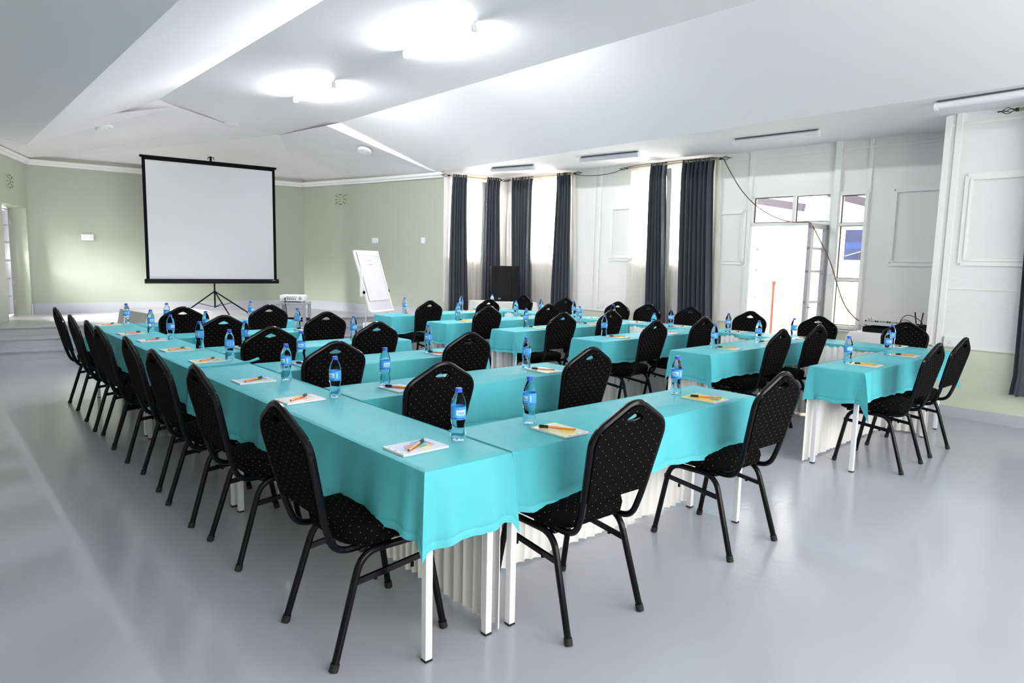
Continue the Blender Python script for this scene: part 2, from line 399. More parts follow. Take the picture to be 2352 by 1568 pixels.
# ceiling: flat soffits, sloping sides, raised flat centre and a faceted end over the stage
bm = B()
P = {k: bm.verts.new(v) for k, v in dict(
 R0=(8.95, -2.7, ZC), R1=(8.95, 10.0, ZC), R2=(7.0, 10.0, ZC), R3=(7.0, -2.7, ZC),
 F2=(5.45, -2.7, 3.70), F3=(5.42, 10.5, 3.70), F1=(2.83, -2.7, 3.70), F6=(2.79, 11.0, 3.70),
 L3=(1.30, -2.7, ZC), L2=(1.34, 12.4, ZC), L0=(-1.4, -2.7, ZC), L1=(-1.4, 12.4, ZC),
 F4=(5.17, 12.4, 3.70), F5=(4.27, 12.18, 3.70), G3=(5.22, 10.62, 3.64), G6=(3.05, 11.1, 3.66),
 K3=(6.92, 10.05, 3.04), k3=(7.25, 9.9, 2.99), k2=(6.9, 11.7, 2.99), k1=(6.35, 13.9, 2.99), k0=(1.45, 14.4, 2.99), kl=(.4, 11.6, 2.99)).items()}
for q in (('R0','R1','R2','R3'), ('R3','R2','F3','F2'), ('F2','F3','F4','F5','F6','F1'), ('F1','F6','L2','L3'), ('L3','L2','L1','L0'),
          ('F3','R2','K3','G3'), ('F3','G3','F4'), ('G3','K3','F4'), ('K3','k3','k2'), ('K3','k2','F4'), ('F4','k2','k1'), ('R2','k3','K3'),
          ('F4','k1','k0','F5'), ('F5','k0','G6'), ('F5','G6','F6'), ('G6','k0','kl'), ('G6','kl','L2'), ('F6','G6','L2'), ('L2','kl','L1')):
    bm.faces.new([P[x] for x in q])
o = struct('ceiling', bm, M['ceil'])

# cornice along the apse walls
bm = B()
for a, b in ((C0, C1), (C1, C2), (C2, C3), (CL, C0)):
    obox(bm, (*a, 2.965), (*b, 2.965), .10, .07); obox(bm, (*a, 2.995), (*b, 2.995), .17, .05)
struct('trim_1', bm, M['trim'])
# skirting boards
bm = B()
for a, b in ((C0, C1), (C1, C2), (C2, C3)): obox(bm, (*a, ST+.09), (*b, ST+.09), .03, .18)
struct('baseboard_back', bm, M['skirting'])
bm = B(); obox(bm, (NWX, -2.4, .055), (NWX, NWY, .055), .03, .11); struct('baseboard_near', bm, M['skirting'])
bm = B(); obox(bm, DW(2.4, .055), DW(3.7, .055), .03, .11); obox(bm, DW(4.85, .055), DW(9.6, .055), .03, .11); obox(bm, (*C3, .055), (*CC, .055), .03, .11)
struct('baseboard_right', bm, M['skirting'])
bm = B(); a = Vector((*C0, 0)); c = Vector((*CL, 0)); d = (c-a).normalized(); obox(bm, a+Vector((0, 0, ST+.09)), a+d*.12+Vector((0, 0, ST+.09)), .03, .18)
struct('baseboard_left', bm, M['skirting'])

# raised panel mouldings, battens and dado rail
def frame_on(bm, pf, y0, y1, z0, z1, w=.045, h=.02):
    for a, b in (((y0, z0), (y1, z0)), ((y0, z1), (y1, z1)), ((y0, z0), (y0, z1)), ((y1, z0), (y1, z1))):
        obox(bm, pf(a[0], a[1], h/2), pf(b[0], b[1], h/2), w if a[1] == b[1] else h, h if a[1] == b[1] else w) if False else obox(bm, pf(a[0], a[1], h/2), pf(b[0], b[1], h/2), h, w, up=(0, 0, 1)) if a[1] == b[1] else obox(bm, pf(a[0], a[1], h/2), pf(b[0], b[1], h/2), w, h, up=tuple(_nor))
def NW(y, z=0., off=0.): return Vector((NWX-off, y, z))
def frame2(bm, pf, y0, y1, z0, z1):
    frame_on(bm, pf, y0, y1, z0, z1, .05, .018)
    frame_on(bm, pf, min(y0, y1)+.03, max(y0, y1)-.03, z0+.03, z1-.03, .018, .028)
n_trim = 2
for y0, y1, z0, z1 in ((6.70, 7.18, 1.55, 2.38), (4.90, 5.34, 1.53, 2.24), (2.36, 3.06, 1.55, 2.42), (9.36, 9.58, 1.55, 2.40)):
    bm = B(); frame2(bm, DW, y0, y1, z0, z1); struct('trim_%d' % n_trim, bm, M['trim']); n_trim += 1
bm = B(); frame2(bm, NW, .95, 2.10, 1.56, 2.41); struct('trim_%d' % n_trim, bm, M['trim']); n_trim += 1
bm = B()
for y, w in ((7.42, .05), (4.84, .05), (3.34, .05), (7.52, .02)): obox(bm, DW(y, .72, .012), DW(y, ZC, .012), w, .024, up=tuple(_nor))
obox(bm, DW(3.70, .72, .03), DW(3.70, ZC, .03), .075, .06, up=tuple(_nor))
for ya, yb in ((2.36, 3.32), (3.36, 3.66), (3.74, 4.8), (4.88, 5.3), (6.9, 7.38), (7.45, 7.95)): obox(bm, DW(ya, 2.93, .01), DW(yb, 2.93, .01), .02, .025)
obox(bm, DW(2.34, .715, .01), DW(3.7, .715, .01), .022, .025); obox(bm, DW(4.84, .715, .01), DW(9.55, .715, .01), .022, .025)
struct('trim_%d' % n_trim, bm, M['trim']); n_trim += 1
bm = B()
obox(bm, (NWX-.012, 2.22, .715), (NWX-.012, 2.22, ZC), .05, .024, up=(1, 0, 0)); obox(bm, (NWX-.02, 2.31, .72), (NWX-.02, 2.31, ZC-.02), .05, .04, up=(1, 0, 0))
obox(bm, (NWX-.008, -2.4, .715), (NWX-.008, 2.28, .715), .016, .02); obox(bm, (NWX-.004, -2.4, 1.30), (NWX-.004, 2.2, 1.30), .008, .006); obox(bm, (NWX-.006, -2.4, 2.92), (NWX-.006, 2.3, 2.92), .012, .03)
struct('trim_%d' % n_trim, bm, M['trim']); n_trim += 1

# windows behind the sheer curtains
def window(n, pf, y0, y1, z0, z1, nx=2, nz=2, off=-.07):
    bm = B(); frame_on(bm, lambda a, b, c: pf(a, b, c+off), y0+.02, y1-.02, z0+.02, z1-.02, .05, .05)
    for i in range(1, nx): y = y0+(y1-y0)*i/nx; obox(bm, pf(y, z0, off), pf(y, z1, off), .035, .04, up=tuple(_nor))
    for i in range(1, nz): z = z0+(z1-z0)*i/nz; obox(bm, pf(y0, z, off), pf(y1, z, off), .04, .035)
    o = struct('window_%d' % n, bm, M['trim'])
    b2 = B(); a, b, c, d = pf(y0+.02, z0+.02, off), pf(y1-.02, z0+.02, off), pf(y1-.02, z1-.02, off), pf(y0+.02, z1-.02, off)
    b2.faces.new([b2.verts.new(x) for x in (a, b, c, d)]); obj('pane', b2, M['pane'], o, False)
    return o
window(1, DW, 5.45, 6.8, 1.5, 2.92); window(2, DW, 8.05, 9.35, 1.5, 2.92)
_c3, _cc = Vector((*C3, 0)), Vector((*CC, 0)); _cd = (_cc-_c3).normalized(); _cn = Vector((_cd.y, -_cd.x, 0))
def CW(s, z=0., off=0.): p = _c3+_cd*s+_cn*off; p.z = z; return p
def frame_cw(bm, s0, s1, z0, z1, off, w=.05):
    for a, b in (((s0, z0), (s1, z0)), ((s0, z1), (s1, z1))): obox(bm, CW(a[0], a[1], off), CW(b[0], b[1], off), .05, w)
    for s in (s0, s1, (s0+s1)/2): obox(bm, CW(s, z0, off), CW(s, z1, off), w, .05, up=tuple(_cn))
bm = B(); frame_cw(bm, .14, 1.03, 1.52, 2.9, -.07); w3 = struct('window_3', bm, M['trim'])
b2 = B(); b2.faces.new([b2.verts.new(CW(*q, -.07)) for q in ((.14, 1.52), (1.03, 1.52), (1.03, 2.9), (.14, 2.9))]); obj('pane', b2, M['pane'], w3, False)

# narrow side light beside the door (three panes)
bm = B(); frame_on(bm, lambda a, b, c: DW(a, b, c-.03), 3.345, 3.665, .755, 2.40, .04, .07)
for z in (1.345, 2.025): obox(bm, DW(3.34, z, -.02), DW(3.67, z, -.02), .07, .035)
o = side_light = struct('window_4', bm, M['trim'])
for z0, z1 in ((.77, 1.33), (1.36, 2.01), (2.04, 2.39)):
    b2 = B(); b2.faces.new([b2.verts.new(DW(y, z, -.04)) for y, z in ((3.36, z0), (3.65, z0), (3.65, z1), (3.36, z1))]); obj('pane', b2, M['pane'], o, False)

# double door: white frame with transom lights, grey leaf swung into the room, second leaf swung out
bm = B()
for y in (3.755, 4.805): obox(bm, DW(y, 0, -.03), DW(y, 2.43, -.03), .045, .10, up=tuple(_nor))
for z, w in ((2.42, .03), (2.045, .045)): obox(bm, DW(3.74, z, -.03), DW(4.82, z, -.03), .10, w)
obox(bm, DW(4.235, 2.05, -.03), DW(4.235, 2.42, -.03), .045, .06, up=tuple(_nor))
door = struct('door_2', bm, M['trim'])
for y0, y1 in ((3.78, 4.21), (4.26, 4.78)):
    b2 = B(); b2.faces.new([b2.verts.new(DW(y, z, -.04)) for y, z in ((y0, 2.07), (y1, 2.07), (y1, 2.405), (y0, 2.405))]); obj('transom_pane', b2, M['pane'], door, False)
def leaf(h, e, m, handle=False):
    h, e = Vector((*h, 0)), Vector((*e, 0)); d = (e-h).normalized(); n = Vector((-d.y, d.x, 0)); L = (e-h).length
    up = tuple(n); bm = B(); Z0, Z1 = .02, 2.02
    def q(s, z): p = h+d*s; p.z = z; return p
    for s in (.035, L-.035): obox(bm, q(s, Z0), q(s, Z1), .07, .045, up=up)
    obox(bm, q(0, Z1-.03), q(L, Z1-.03), .045, .06); obox(bm, q(0, .13), q(L, .13), .045, .22)
    for z in (.66, 1.06, 1.44, 1.72): 
        if z > .5: obox(bm, q(0, z), q(L, z), .04, .03)
    lf = obj('door_leaf', bm, m, door, False)
    b2 = B(); b2.faces.new([b2.verts.new(x) for x in (q(.07, .24), q(L-.07, .24), q(L-.07, 1.96), q(.07, 1.96))]); obj('leaf_pane', b2, M['pane'], lf, False)
    b3 = B(); tube(b3, [q(L-.03, 1.0)+n*.03, q(L-.03, 1.0)+n*.06, q(L-.13, 1.0)+n*.06], .008); obj('door_handle', b3, M['chrome'], lf)
leaf((8.62, 3.79), (8.17, 3.80), M['doorgrey']); leaf((8.76, 4.79), (9.23, 4.87), M['trim'])

M['gasket'] = mat('dark_window_putty', (.06, .055, .05), .7)
def gasket(parent, y0, y1, z0, z1):
    bm = B(); frame_on(bm, lambda a, b, c: DW(a, b, c-.036), y0, y1, z0, z1, .010, .012); obj('gasket', bm, M['gasket'], parent, False)
for y0, y1 in ((3.785, 4.205), (4.265, 4.775)): gasket(door, y0, y1, 2.075, 2.40)
for z0, z1 in ((.78, 1.325), (1.365, 2.005), (2.045, 2.375)): gasket(side_light, 3.368, 3.642, z0, z1)

# metal glazed door of the stage, in the thick left wall
A, d, L = seg_frame(C0, CL); nin = Vector((d.y, -d.x, 0))
if nin.dot(Vector((-1, 0, 0))) > 0: nout = nin
else: nout = -nin
def LW(s, z, off): p = A+d*s+nout*off; p.z = z; return p
bm = B(); upn = tuple(nout)
for s in (.15, .62, 1.32): obox(bm, LW(s, ST, .27), LW(s, 2.19, .27), .05, .05, up=upn)
for s in (.22, .55, .70, 1.25): obox(bm, LW(s, ST+.02, .25), LW(s, 2.15, .25), .035, .04, up=upn)
for z in (ST+.03, .72, 1.02, 1.32, 1.62, 1.90, 2.16): obox(bm, LW(.13, z, .26), LW(1.34, z, .26), .03, .02)
o = struct('door_1', bm, M['doorgrey'])
b2 = B(); b2.faces.new([b2.verts.new(LW(s, z, .27)) for s, z in ((.16, ST+.04), (1.3, ST+.04), (1.3, 2.14), (.16, 2.14))]); obj('pane', b2, M['pane'], o, False)
b3 = B()
for z in (.62, .95, 1.95): tube(b3, [LW(.17, z-.03, .22), LW(.17, z+.03, .22)], .012)
obj('hinge', b3, M['doorgrey'], o)

# outside the door: terrace paving, cream wall, timber fence, rafters, picture
bm = B(); v = [bm.verts.new(p) for p in ((8.75, -4, -.03), (20, -4, -.03), (20, 16, -.03), (8.6, 16, -.03))]; bm.faces.new(v); struct('terrace_paving', bm, M['pave'])
bm = B(); v = [bm.verts.new(p) for p in ((-1.5, 11, .3), (-12, 11, .3), (-12, 24, .3), (0, 24, .3))]; bm.faces.new(v); bm2 = bm; struct('yard_paving', bm, M['pave'])
bm = B(); box(bm, 11.6, 11.75, 1.5, 12, -.03, 3.4); struct('exterior_wall', bm, M['outwall'])
bm = B()
for i in range(34):
    y = 2.6+i*.11; box(bm, 11.40+.01*(i % 2), 11.43+.01*(i % 2), y, y+.095, 0, 1.17+.03*math.sin(i*1.7))
for z in (.35, .95): box(bm, 11.44, 11.5, 2.6, 6.3, z, z+.06)
tag(obj('timber_fence', bm, M['wood'], None, False), 'pale vertical-board timber fence on the terrace beyond the door', 'fence')
for i, (a, b, lab) in enumerate((((10.5, 5.95, 2.60), (10.5, 5.0, 2.42), 'dark rafter end seen through the wide light above the door'), ((10.5, 4.62, 2.62), (10.5, 3.9, 2.40), 'dark rafter seen through the top pane of the narrow side window'))):
    bm = B(); obox(bm, a, b, .09, .12); tag(obj('roof_rafter', bm, M['beam'], None, False), lab, 'beam')
t = thing('picture_panel', 'dark blue picture on the cream wall outside the side window', 'picture', (11.55, 4.6, 1.63))
bm = B(); box(bm, 0, .03, -.32, .17, 0, .49); obj('panel', bm, M['poster_blue'], t, False)
bm = B(); box(bm, -.004, 0, -.30, .15, .18, .29); obj('sky_patch', bm, M['poster_sky'], t, False)
bm = B(); obox(bm, (-.008, .15, .06), (-.008, -.30, .20), .006, .018); obj('rail_image', bm, M['poster_rail'], t, False)
bm = B(); obox(bm, (-.008, -.08, .01), (-.008, -.08, .12), .006, .03, up=(1, 0, 0)); obj('post_image', bm, M['poster_gold'], t, False)
for i, (y, z0, z1, lab) in enumerate(((5.62, 0, 1.25, 'slim terracotta post standing left in the bright doorway view'), (4.82, 0, .98, 'short terracotta post standing outside near the grey door leaf'))):
    bm = B(); lathe(bm, [(.035, z0), (.035, z0+.06), (.022, z0+.08), (.02, z1-.08), (.03, z1-.06), (.03, z1)], 12, (10.9, y)); tag(obj('terrace_post', bm, M['brick']), lab, 'post')

# ------------------------------------------------------------------ banquet chair
def leg_paths(s):
    X = .195*s; Xf = .215*s; zr = .408
    path = fillet([(Xf, -.24, 0), (X, -.115, zr), (X, .165, zr), (Xf, .24, 0)], .075, 6)
    n = len(path); h = n//2
    mid = (path[h-1]+path[h])/2
    return path[:h]+[mid], [mid]+path[h:]
def back_y(z): return -.240-(z-.5)*.230
def back_outline(inset=0.0, n=5):
    zt, zs, zb = .945-inset, .835-inset*.6, .50
    xs, xb, xp = .205-inset, .172-inset, .055-inset*.3
    return xs, xb, xp, zs, zt
def make_chair():
    t = thing('banquet_chair', 'x', 'chair')
    # seat cushion
    bm = B(); rings = []
    def sup(hw, y0, y1, e=.22, n=36):
        out = []
        cy, hy = (y0+y1)/2, (y1-y0)/2
        for k in range(n):
            a = 2*PI*k/n; c, s_ = math.cos(a), math.sin(a)
            out.append((hw*math.copysign(abs(c)**(e*2), c), cy+hy*math.copysign(abs(s_)**(e*2), s_)))
        return out
    for hw, y0, y1, z in ((.185, -.150, .235, .424), (.205, -.170, .255, .436), (.21, -.175, .26, .47), (.205, -.170, .255, .492), (.18, -.145, .23, .505), (.11, -.08, .16, .511)):
        rings.append([bm.verts.new((x, y, z-(.012 if y > .2 else 0))) for x, y in sup(hw, y0, y1)])
    for a, b in zip(rings, rings[1:]):
        for i in range(36): bm.faces.new((a[i], a[(i+1) % 36], b[(i+1) % 36], b[i]))
    bm.faces.new(rings[0]); bm.faces.new(rings[-1])
    obj('seat', bm, M['dots_seat'], t, True, 60)
    # upholstered back panel with a hand slot
    bm = B()
    def ring_back(off):
        xs, xb, xp, zs, zt = .200-off, .166-off, .026-off*.5, .846-off*.4, .940-off
        half = fillet([(xb, 0, .565+off*.6), (xs, 0, zs), (xp, 0, zt), (-xp, 0, zt), (-xs, 0, zs), (-xb, 0, .565+off*.6)], [.065, .03, .03, .065], 5)
        return half
    out = ring_back(0)
    slot = []
    for k in range(16):
        a = 2*PI*k/16; x = .050*math.cos(a); z = .888+.019*math.sin(a)*(1-.35*abs(math.cos(a)))+.008*(1-abs(math.cos(a)))
        slot.append((x, z))
    def mk(off, th):
        vo = [bm.verts.new((p.x*(1-off), back_y(p.z)+th, p.z)) for p in out]
        vs = [bm.verts.new((x, back_y(z)+th, z)) for x, z in slot]
        es = [bm.edges.new((vo[i], vo[(i+1) % len(vo)])) for i in range(len(vo))]+[bm.edges.new((vs[i], vs[(i+1) % 16])) for i in range(16)]
        bmesh.ops.triangle_fill(bm, use_beauty=True, use_dissolve=False, edges=es)
        return vo, vs
    fo, fs = mk(0, .022); ro, rs = mk(0, -.014)
    for a, b in ((fo, ro), (fs, rs)):
        n = len(a)
        for i in range(n): bm.faces.new((a[i], a[(i+1) % n], b[(i+1) % n], b[i]))
    obj('backrest', bm, M['dots_back'], t, True, 30)
    # tubular back frame
    bm = B()
    pts = [(-.165, .02, .418), (-.165, -.205, .418), (-.172, back_y(.52), .52), (-.212, back_y(.848), .848), (-.030, back_y(.952), .952), (.030, back_y(.952), .952), (.212, back_y(.848), .848), (.172, back_y(.52), .52), (.165, -.205, .418), (.165, .02, .418)]
    tube(bm, fillet(pts, [.06, .06, .062, .03, .03, .062, .06, .06], 6), .0135, 8)
    obj('back_frame', bm, M['blackmetal'], t)
    bm = B(); tube(bm, [(x, back_y(z)+.004, z) for x, z in slot], .006, 6, closed=True); obj('handle_rim', bm, M['blackmetal'], t)
    for s in (-1, 1):
        r, f = leg_paths(s)
        for p, foot in ((r, (.215*s, -.24)), (f, (.215*s, .24))):
            bm = B(); tube(bm, p, .0142, 10); lg = obj('leg', bm, M['blackmetal'], t)
            b2 = B(); q = p if p is r else list(reversed(p)); dv = (q[1]-q[0]).normalized()
            tube(b2, [q[0]+dv*.001, q[0]+dv*.03], .0172, 10); obj('foot_cap', b2, M['rubber'], lg)
        bm = B(); obox(bm, (.199*s, -.15, .30), (.199*s, .195, .335), .012, .022)
        for y in (-.06, .1): lathe(bm, [(.007, .288+.02*(y+.15)), (.007, .305+.02*(y+.15))], 8, (.199*s, y))
        obj('stretcher', bm, M['blackmetal'], t, False)
    bm = B()
    for y in (-.10, .17): obox(bm, (-.19, y, .412), (.19, y, .412), .03, .016)
    for v in bm.verts: pass
    H = B(); bm.free(); bm = H
    polyprism(bm, [(-.19, -.115), (.19, -.115), (.19, -.085), (.015, -.085), (.015, .155), (.19, .155), (.19, .185), (-.19, .185), (-.19, .155), (-.015, .155), (-.015, -.085), (-.19, -.085)], .404, .42)
    obj('seat_frame', bm, M['blackmetal'], t, False)
    return t
CH0 = make_chair(); used = [False]
def place_chair(x, y, rz, label, group):
    rz += random.uniform(-.03, .03)
    if not used[0]:
        used[0] = True; CH0.location = (x, y, 0); CH0.rotation_euler = (0, 0, rz); CH0['label'] = label; CH0['group'] = group; return
    dup(CH0, (x, y, 0), rz, label, group)
ORD = ['front', 'second', 'third', 'fourth', 'fifth', 'sixth', 'seventh', 'rearmost']
def spine_pos(i): return {0: 'nearest the camera', 7: 'farthest from the camera'}.get(i, ORD[i]+' from the camera')
for i, y in enumerate((2.30, 3.30, 3.98, 4.68, 5.45, 5.95, 6.55, 7.50)):
    place_chair(1.285+(.01 if i % 2 else -.01), y, -PI/2, 'black gold-dotted chair along left table run, '+spine_pos(i), 'chairs along the left table run')
LF = [1.88, 3.07, 4.14, 5.18, 6.30, 7.46]
RF = [(5.0, 1.86, .02), (4.87, 3.02, .022), (4.79, 4.12, .012), (4.67, 5.21, .02), (4.57, 6.29, .045), (4.53, 7.42, .055)]
LCX = [(2.03, 3.2), (1.98, 3.11), (1.93, 2.98), (1.93, 2.82), (1.98, 2.93), (1.97, 2.83)]
RCX = [(5.48, 6.16), (5.46, 6.21), (5.18, 6.02), (5.07, 5.86), (4.94, 5.95), (4.89, 5.92)]
ROW = ['front', 'second', 'third', 'fourth', 'fifth', 'rearmost']
for r in range(6):
    for j in range(2):
        place_chair(LCX[r][j], LF[r]+.02, 0, 'black gold-dotted chair, %s seat in the %s row of the left block' % (('left', 'right')[j], ROW[r]), 'chairs at the left block rows')
        y = RF[r][1]+(RCX[r][j]-RF[r][0])*RF[r][2]+.02
        place_chair(RCX[r][j], y, RF[r][2]+(.0 if r else .0), 'black gold-dotted chair, %s seat in the %s row of the right block' % (('left', 'right')[j], ROW[r]), 'chairs at the right block rows')
TY = (7.84, 6.95, 5.98, 5.47, 4.84, 4.04, 3.25, 2.38)
def tx(y): return 6.72-(y-1.92)*.035          # inner edge of the right table run
for i, y in enumerate(reversed(TY)):
    place_chair(tx(y)+.36, y, PI/2+.035, 'black gold-dotted chair facing the camera by right wall run, '+spine_pos(i), 'chairs along the right table run')

# ------------------------------------------------------------------ tables, skirts and cloths
TZ = .742
def table(name, label, x, y, rz, L, Wd, group, skirt=None):
    t = thing(name, label, 'table', (x, y, 0), rz, group)
    bm = B(); box(bm, 0, L, 0, Wd, TZ-.022, TZ, 0, .004); obj('tabletop', bm, M['tabletop'], t, False)
    bm = B()
    for yy in (.035, Wd-.035): box(bm, .05, L-.05, yy-.012, yy+.012, TZ-.062, TZ-.024)
    obj('apron', bm, M['tablewhite'], t, False)
    for lx in (.045, L-.045):
        for ly in (.045, Wd-.045):
            bm = B(); box(bm, lx-.015, lx+.015, ly-.015, ly+.015, .008, TZ-.024, 0, .003); lg = obj('leg', bm, M['tablewhite'], t, False)
            b2 = B(); box(b2, lx-.0155, lx+.0155, ly-.0155, ly+.0155, 0, .009); obj('foot_cap', b2, M['rubber'], lg, False)
    if skirt:
        (ax, ay), (bx, by) = skirt; bm = B()
        Ls = math.hypot(bx-ax, by-ay); dx, dy = (bx-ax)/Ls, (by-ay)/Ls; nx, ny = dy, -dx
        n = int(Ls/.0065); cols = []
        for i in range(n+1):
            s = Ls*i/n; ph = s/.062+.25*math.sin(s*9); fr = ph-math.floor(ph)
            o_ = .018*abs(math.sin(PI*fr))**.7; z0 = .012+.004*math.sin(ph*2.1)
            col = []
            for q, z in enumerate((TZ-.004, TZ-.05, .4, z0)):
                k = (.35, .8, 1.0, 1.25+.3*math.sin(ph*.9))[q]
                col.append(bm.verts.new((ax+dx*s+nx*(o_*k+.006), ay+dy*s+ny*(o_*k+.006), z)))
            cols.append(col)
        for a, b in zip(cols, cols[1:]):
            for q in range(3): bm.faces.new((a[q], b[q], b[q+1], a[q+1]))
        obj('skirt', bm, M['skirt'], t, True, 75)
    return t

def cloth_mesh(L, Wd, drops, ears, seed=0, waves=1.0, m='satin'):
    """cloth lying on a table top at z=0: drops=(front y0, right x1, back y1, left x0); ears=outward corner folds (fr, br, bl, fl)"""
    rnd = random.Random(seed); bm = B()
    e = .010
    corners = [(0, 0), (L, 0), (L, Wd), (0, Wd)]
    nrm = [(0, -1), (1, 0), (0, 1), (-1, 0)]
    per = []   # (x, y, nx, ny, drop, ear, s-from-corner)
    ph = [rnd.uniform(0, 6) for _ in range(8)]
    for i in range(4):
        x0, y0 = corners[i]; x1, y1 = corners[(i+1) % 4]; ln = math.hypot(x1-x0, y1-y0)
        n = max(6, int(ln/.022)); dr = drops[i]
        prev, nxt = drops[i-1], drops[(i+1) % 4]
        for k in range(n+1):
            s = ln*k/n
            s = min(max(s, .002), ln-.002)
            x, y = x0+(x1-x0)*s/ln, y0+(y1-y0)*s/ln
            per.append([x, y, nrm[i][0], nrm[i][1], dr, 0, min(s, ln-s), s+i*7.3, i])
        j = (i+1) % 4; ea = ears[i]
        c = corners[j]; dgx, dgy = nrm[i][0]+nrm[j][0], nrm[i][1]+nrm[j][1]; q = math.hypot(dgx, dgy)
        per.append([c[0], c[1], dgx/q, dgy/q, max(drops[i], drops[j]) if ea else min(drops[i], drops[j]), ea, 0, 0, -1])
    n = len(per); levels = (0, .05, .2, .42, .64, .82, .885, .90, .915, 1.0)
    rings = [[bm.verts.new((min(max(p[0], e), L-e), min(max(p[1], e), Wd-e), 0)) for p in per]]
    for li, t in enumerate(levels):
        rg = []
        for p in per:
            x, y, nx, ny, dr, ea, dc, s, sd = p
            if sd >= 0:
                w = waves*(.010*math.sin(s*11+ph[sd])+.006*math.sin(s*27+ph[sd+4]))*t*min(1, dc/.10)
                pinch = -.020*t*math.exp(-((dc-.04)/.022)**2)+.010*t*math.exp(-((dc-.10)/.03)**2) if dr > .1 else 0
                pk = .0035*max(0, t-.6)/.4*math.sin(s*83+ph[(sd+2) % 8]+2*math.sin(s*17)) if dr > .1 else 0
                o_ = .004+.020*t*(dr/.25)+w+pinch+pk-(.0022 if li == 7 else 0)
                hem = .012*math.sin(s*6+ph[sd])+.005*math.sin(s*31+ph[(sd+3) % 8])
                z = -dr*t-(hem*t if dr > .1 else 0)
            else:
                o_ = .004+ea*t**.8; z = -dr*t-(ea*.95)*t*t
            if li == 0: o_, z = .0035, -.0045
            rg.append(bm.verts.new((x+nx*o_, y+ny*o_, z)))
        rings.append(rg)
    for a, b in zip(rings, rings[1:]):
        for i in range(n):
            try: bm.faces.new((a[i], a[(i+1) % n], b[(i+1) % n], b[i]))
            except ValueError: pass
    top = bm.faces.new(rings[0])
    bmesh.ops.remove_doubles(bm, verts=rings[0], dist=.0005)
    return bm
CZ = TZ+.006
def cloth(label, x, y, rz, L, Wd, drops, ears, group='turquoise table cloths', seed=0, mt='satin', cat='tablecloth', z=CZ, waves=1.0):
    o = obj('tablecloth', cloth_mesh(L, Wd, drops, ears, seed, waves), M[mt], None, True, 50)
    o.location = (x, y, z); o.rotation_euler = (0, 0, rz)
    return tag(o, label, cat, group)

# left run (along Y): three tables, two cloths
SX0, SX1 = 1.28, 1.665
SW = SX1-SX0
ys = (1.89, 3.90, 5.91); Lr = 1.99
for i, y in enumerate(ys):
    # rotated so that the table's local x runs along world +Y; its right side (local y=0) carries the skirt
    table('seminar_table', ('white-legged table at the near end of the left run', 'white-legged table in the middle of the left run', 'white-legged table at the far end of the left run')[i],
          SX1-.005, y, PI/2, Lr, SW-.01, 'tables of the left run', skirt=((.0 if i else .02, .012), (Lr, .012)))
# local frame after +90deg rotation: x -> +Y, y -> -X ; sides: front(y0)=right X1, right(x1)=far end, back(y1)=left side, left(x0)=near end
cloth('turquoise cloth over the near half of the left table run', SX1+.004, 1.875, PI/2, 2.72, SW+.008, (.022, .02, .27, .285), (0, 0, .035, .04), seed=3)
cloth('turquoise cloth with turned-up edge over far half of left run', SX1+.004, 4.56, PI/2, 3.35, SW+.008, (.022, .25, .27, .006), (.05, .08, 0, 0), seed=4, z=CZ+.003)
bm = B(); tube(bm, [(1.27, 4.545, .757), (1.40, 4.54, .755), (1.55, 4.545, .756), (1.67, 4.56, .762), (1.74, 4.60, .770)], [.004, .004, .005, .008, .010], 6); 
for ob in COL.objects:
    if ob.get('label', '').startswith('turquoise cloth with turned-up'): 
        rol = obj('rolled_edge', bm, M['satin'], ob); rol.matrix_parent_inverse = (Matrix.Translation(ob.location) @ Matrix.Rotation(PI/2, 4, 'Z')).inverted()
# left block rows
LEND = [3.53, 3.43, 3.42, 3.36, 3.26, 3.25]; LB = [.41, .41, .40, .37, .37, .41]
for r in range(6):
    x0 = 1.685; L = LEND[r]-x0; y = LF[r]
    table('seminar_table', 'white-legged table under turquoise cloth, %s row of left block' % ROW[r], x0+.005, y+.005, 0, L-.01, LB[r]-.01, 'tables of the left block', skirt=((L-.02, LB[r]-.014), (.0, LB[r]-.014)))
    cloth('turquoise cloth on the %s table row of the left block' % ROW[r], x0, y, 0, L, LB[r], (.258, .25, .03, .022), (.02 if r else .015, .03, 0, 0), seed=20+r)
# right block rows
for r in range(6):
    x0, y, a = RF[r]; ye = y+.2; L = (tx(ye)-.02-x0)/math.cos(a); Wd = (.385, .38, .38, .37, .37, .40)[r]
    table('seminar_table', 'white-legged table under turquoise cloth, %s row of right block' % ROW[r], x0+.005, y+.005, a, L-.01, Wd-.01, 'tables of the right block', skirt=((L-.02, Wd-.014), (.0, Wd-.014)))
    cloth('turquoise cloth on the %s table row of the right block' % ROW[r], x0, y, a, L, Wd, (.225, .02, .03, .235), (0, 0, .035, .115), seed=40+r)
# right run (along Y beside the wall): inner edge carries the pleated skirt
TA = math.atan(.035); TWd = .42
tys = (1.93, 4.04, 6.15)
for i, y in enumerate(tys):
    table('seminar_table', ('white-legged table at the near end of the right run', 'white-legged table in the middle of the right run', 'white-legged table at the far end of the right run')[i],
          tx(y)+TWd, y, PI/2+TA, 2.10, TWd-.01, 'tables of the right run', skirt=((2.09, TWd-.012), (.01, TWd-.012)))
for i, (y, L, lab) in enumerate(((1.92, 3.15, 'near'), (5.08, 3.18, 'far'))):
    cloth('turquoise cloth over the %s half of the right table run' % lab, tx(y)+TWd+.004, y, PI/2+TA, L, TWd+.006, (.235, .235 if i else .02, .035, .24 if not i else .006), (.06 if i else 0, 0, 0, .12 if not i else 0), seed=60+i, waves=1.2)

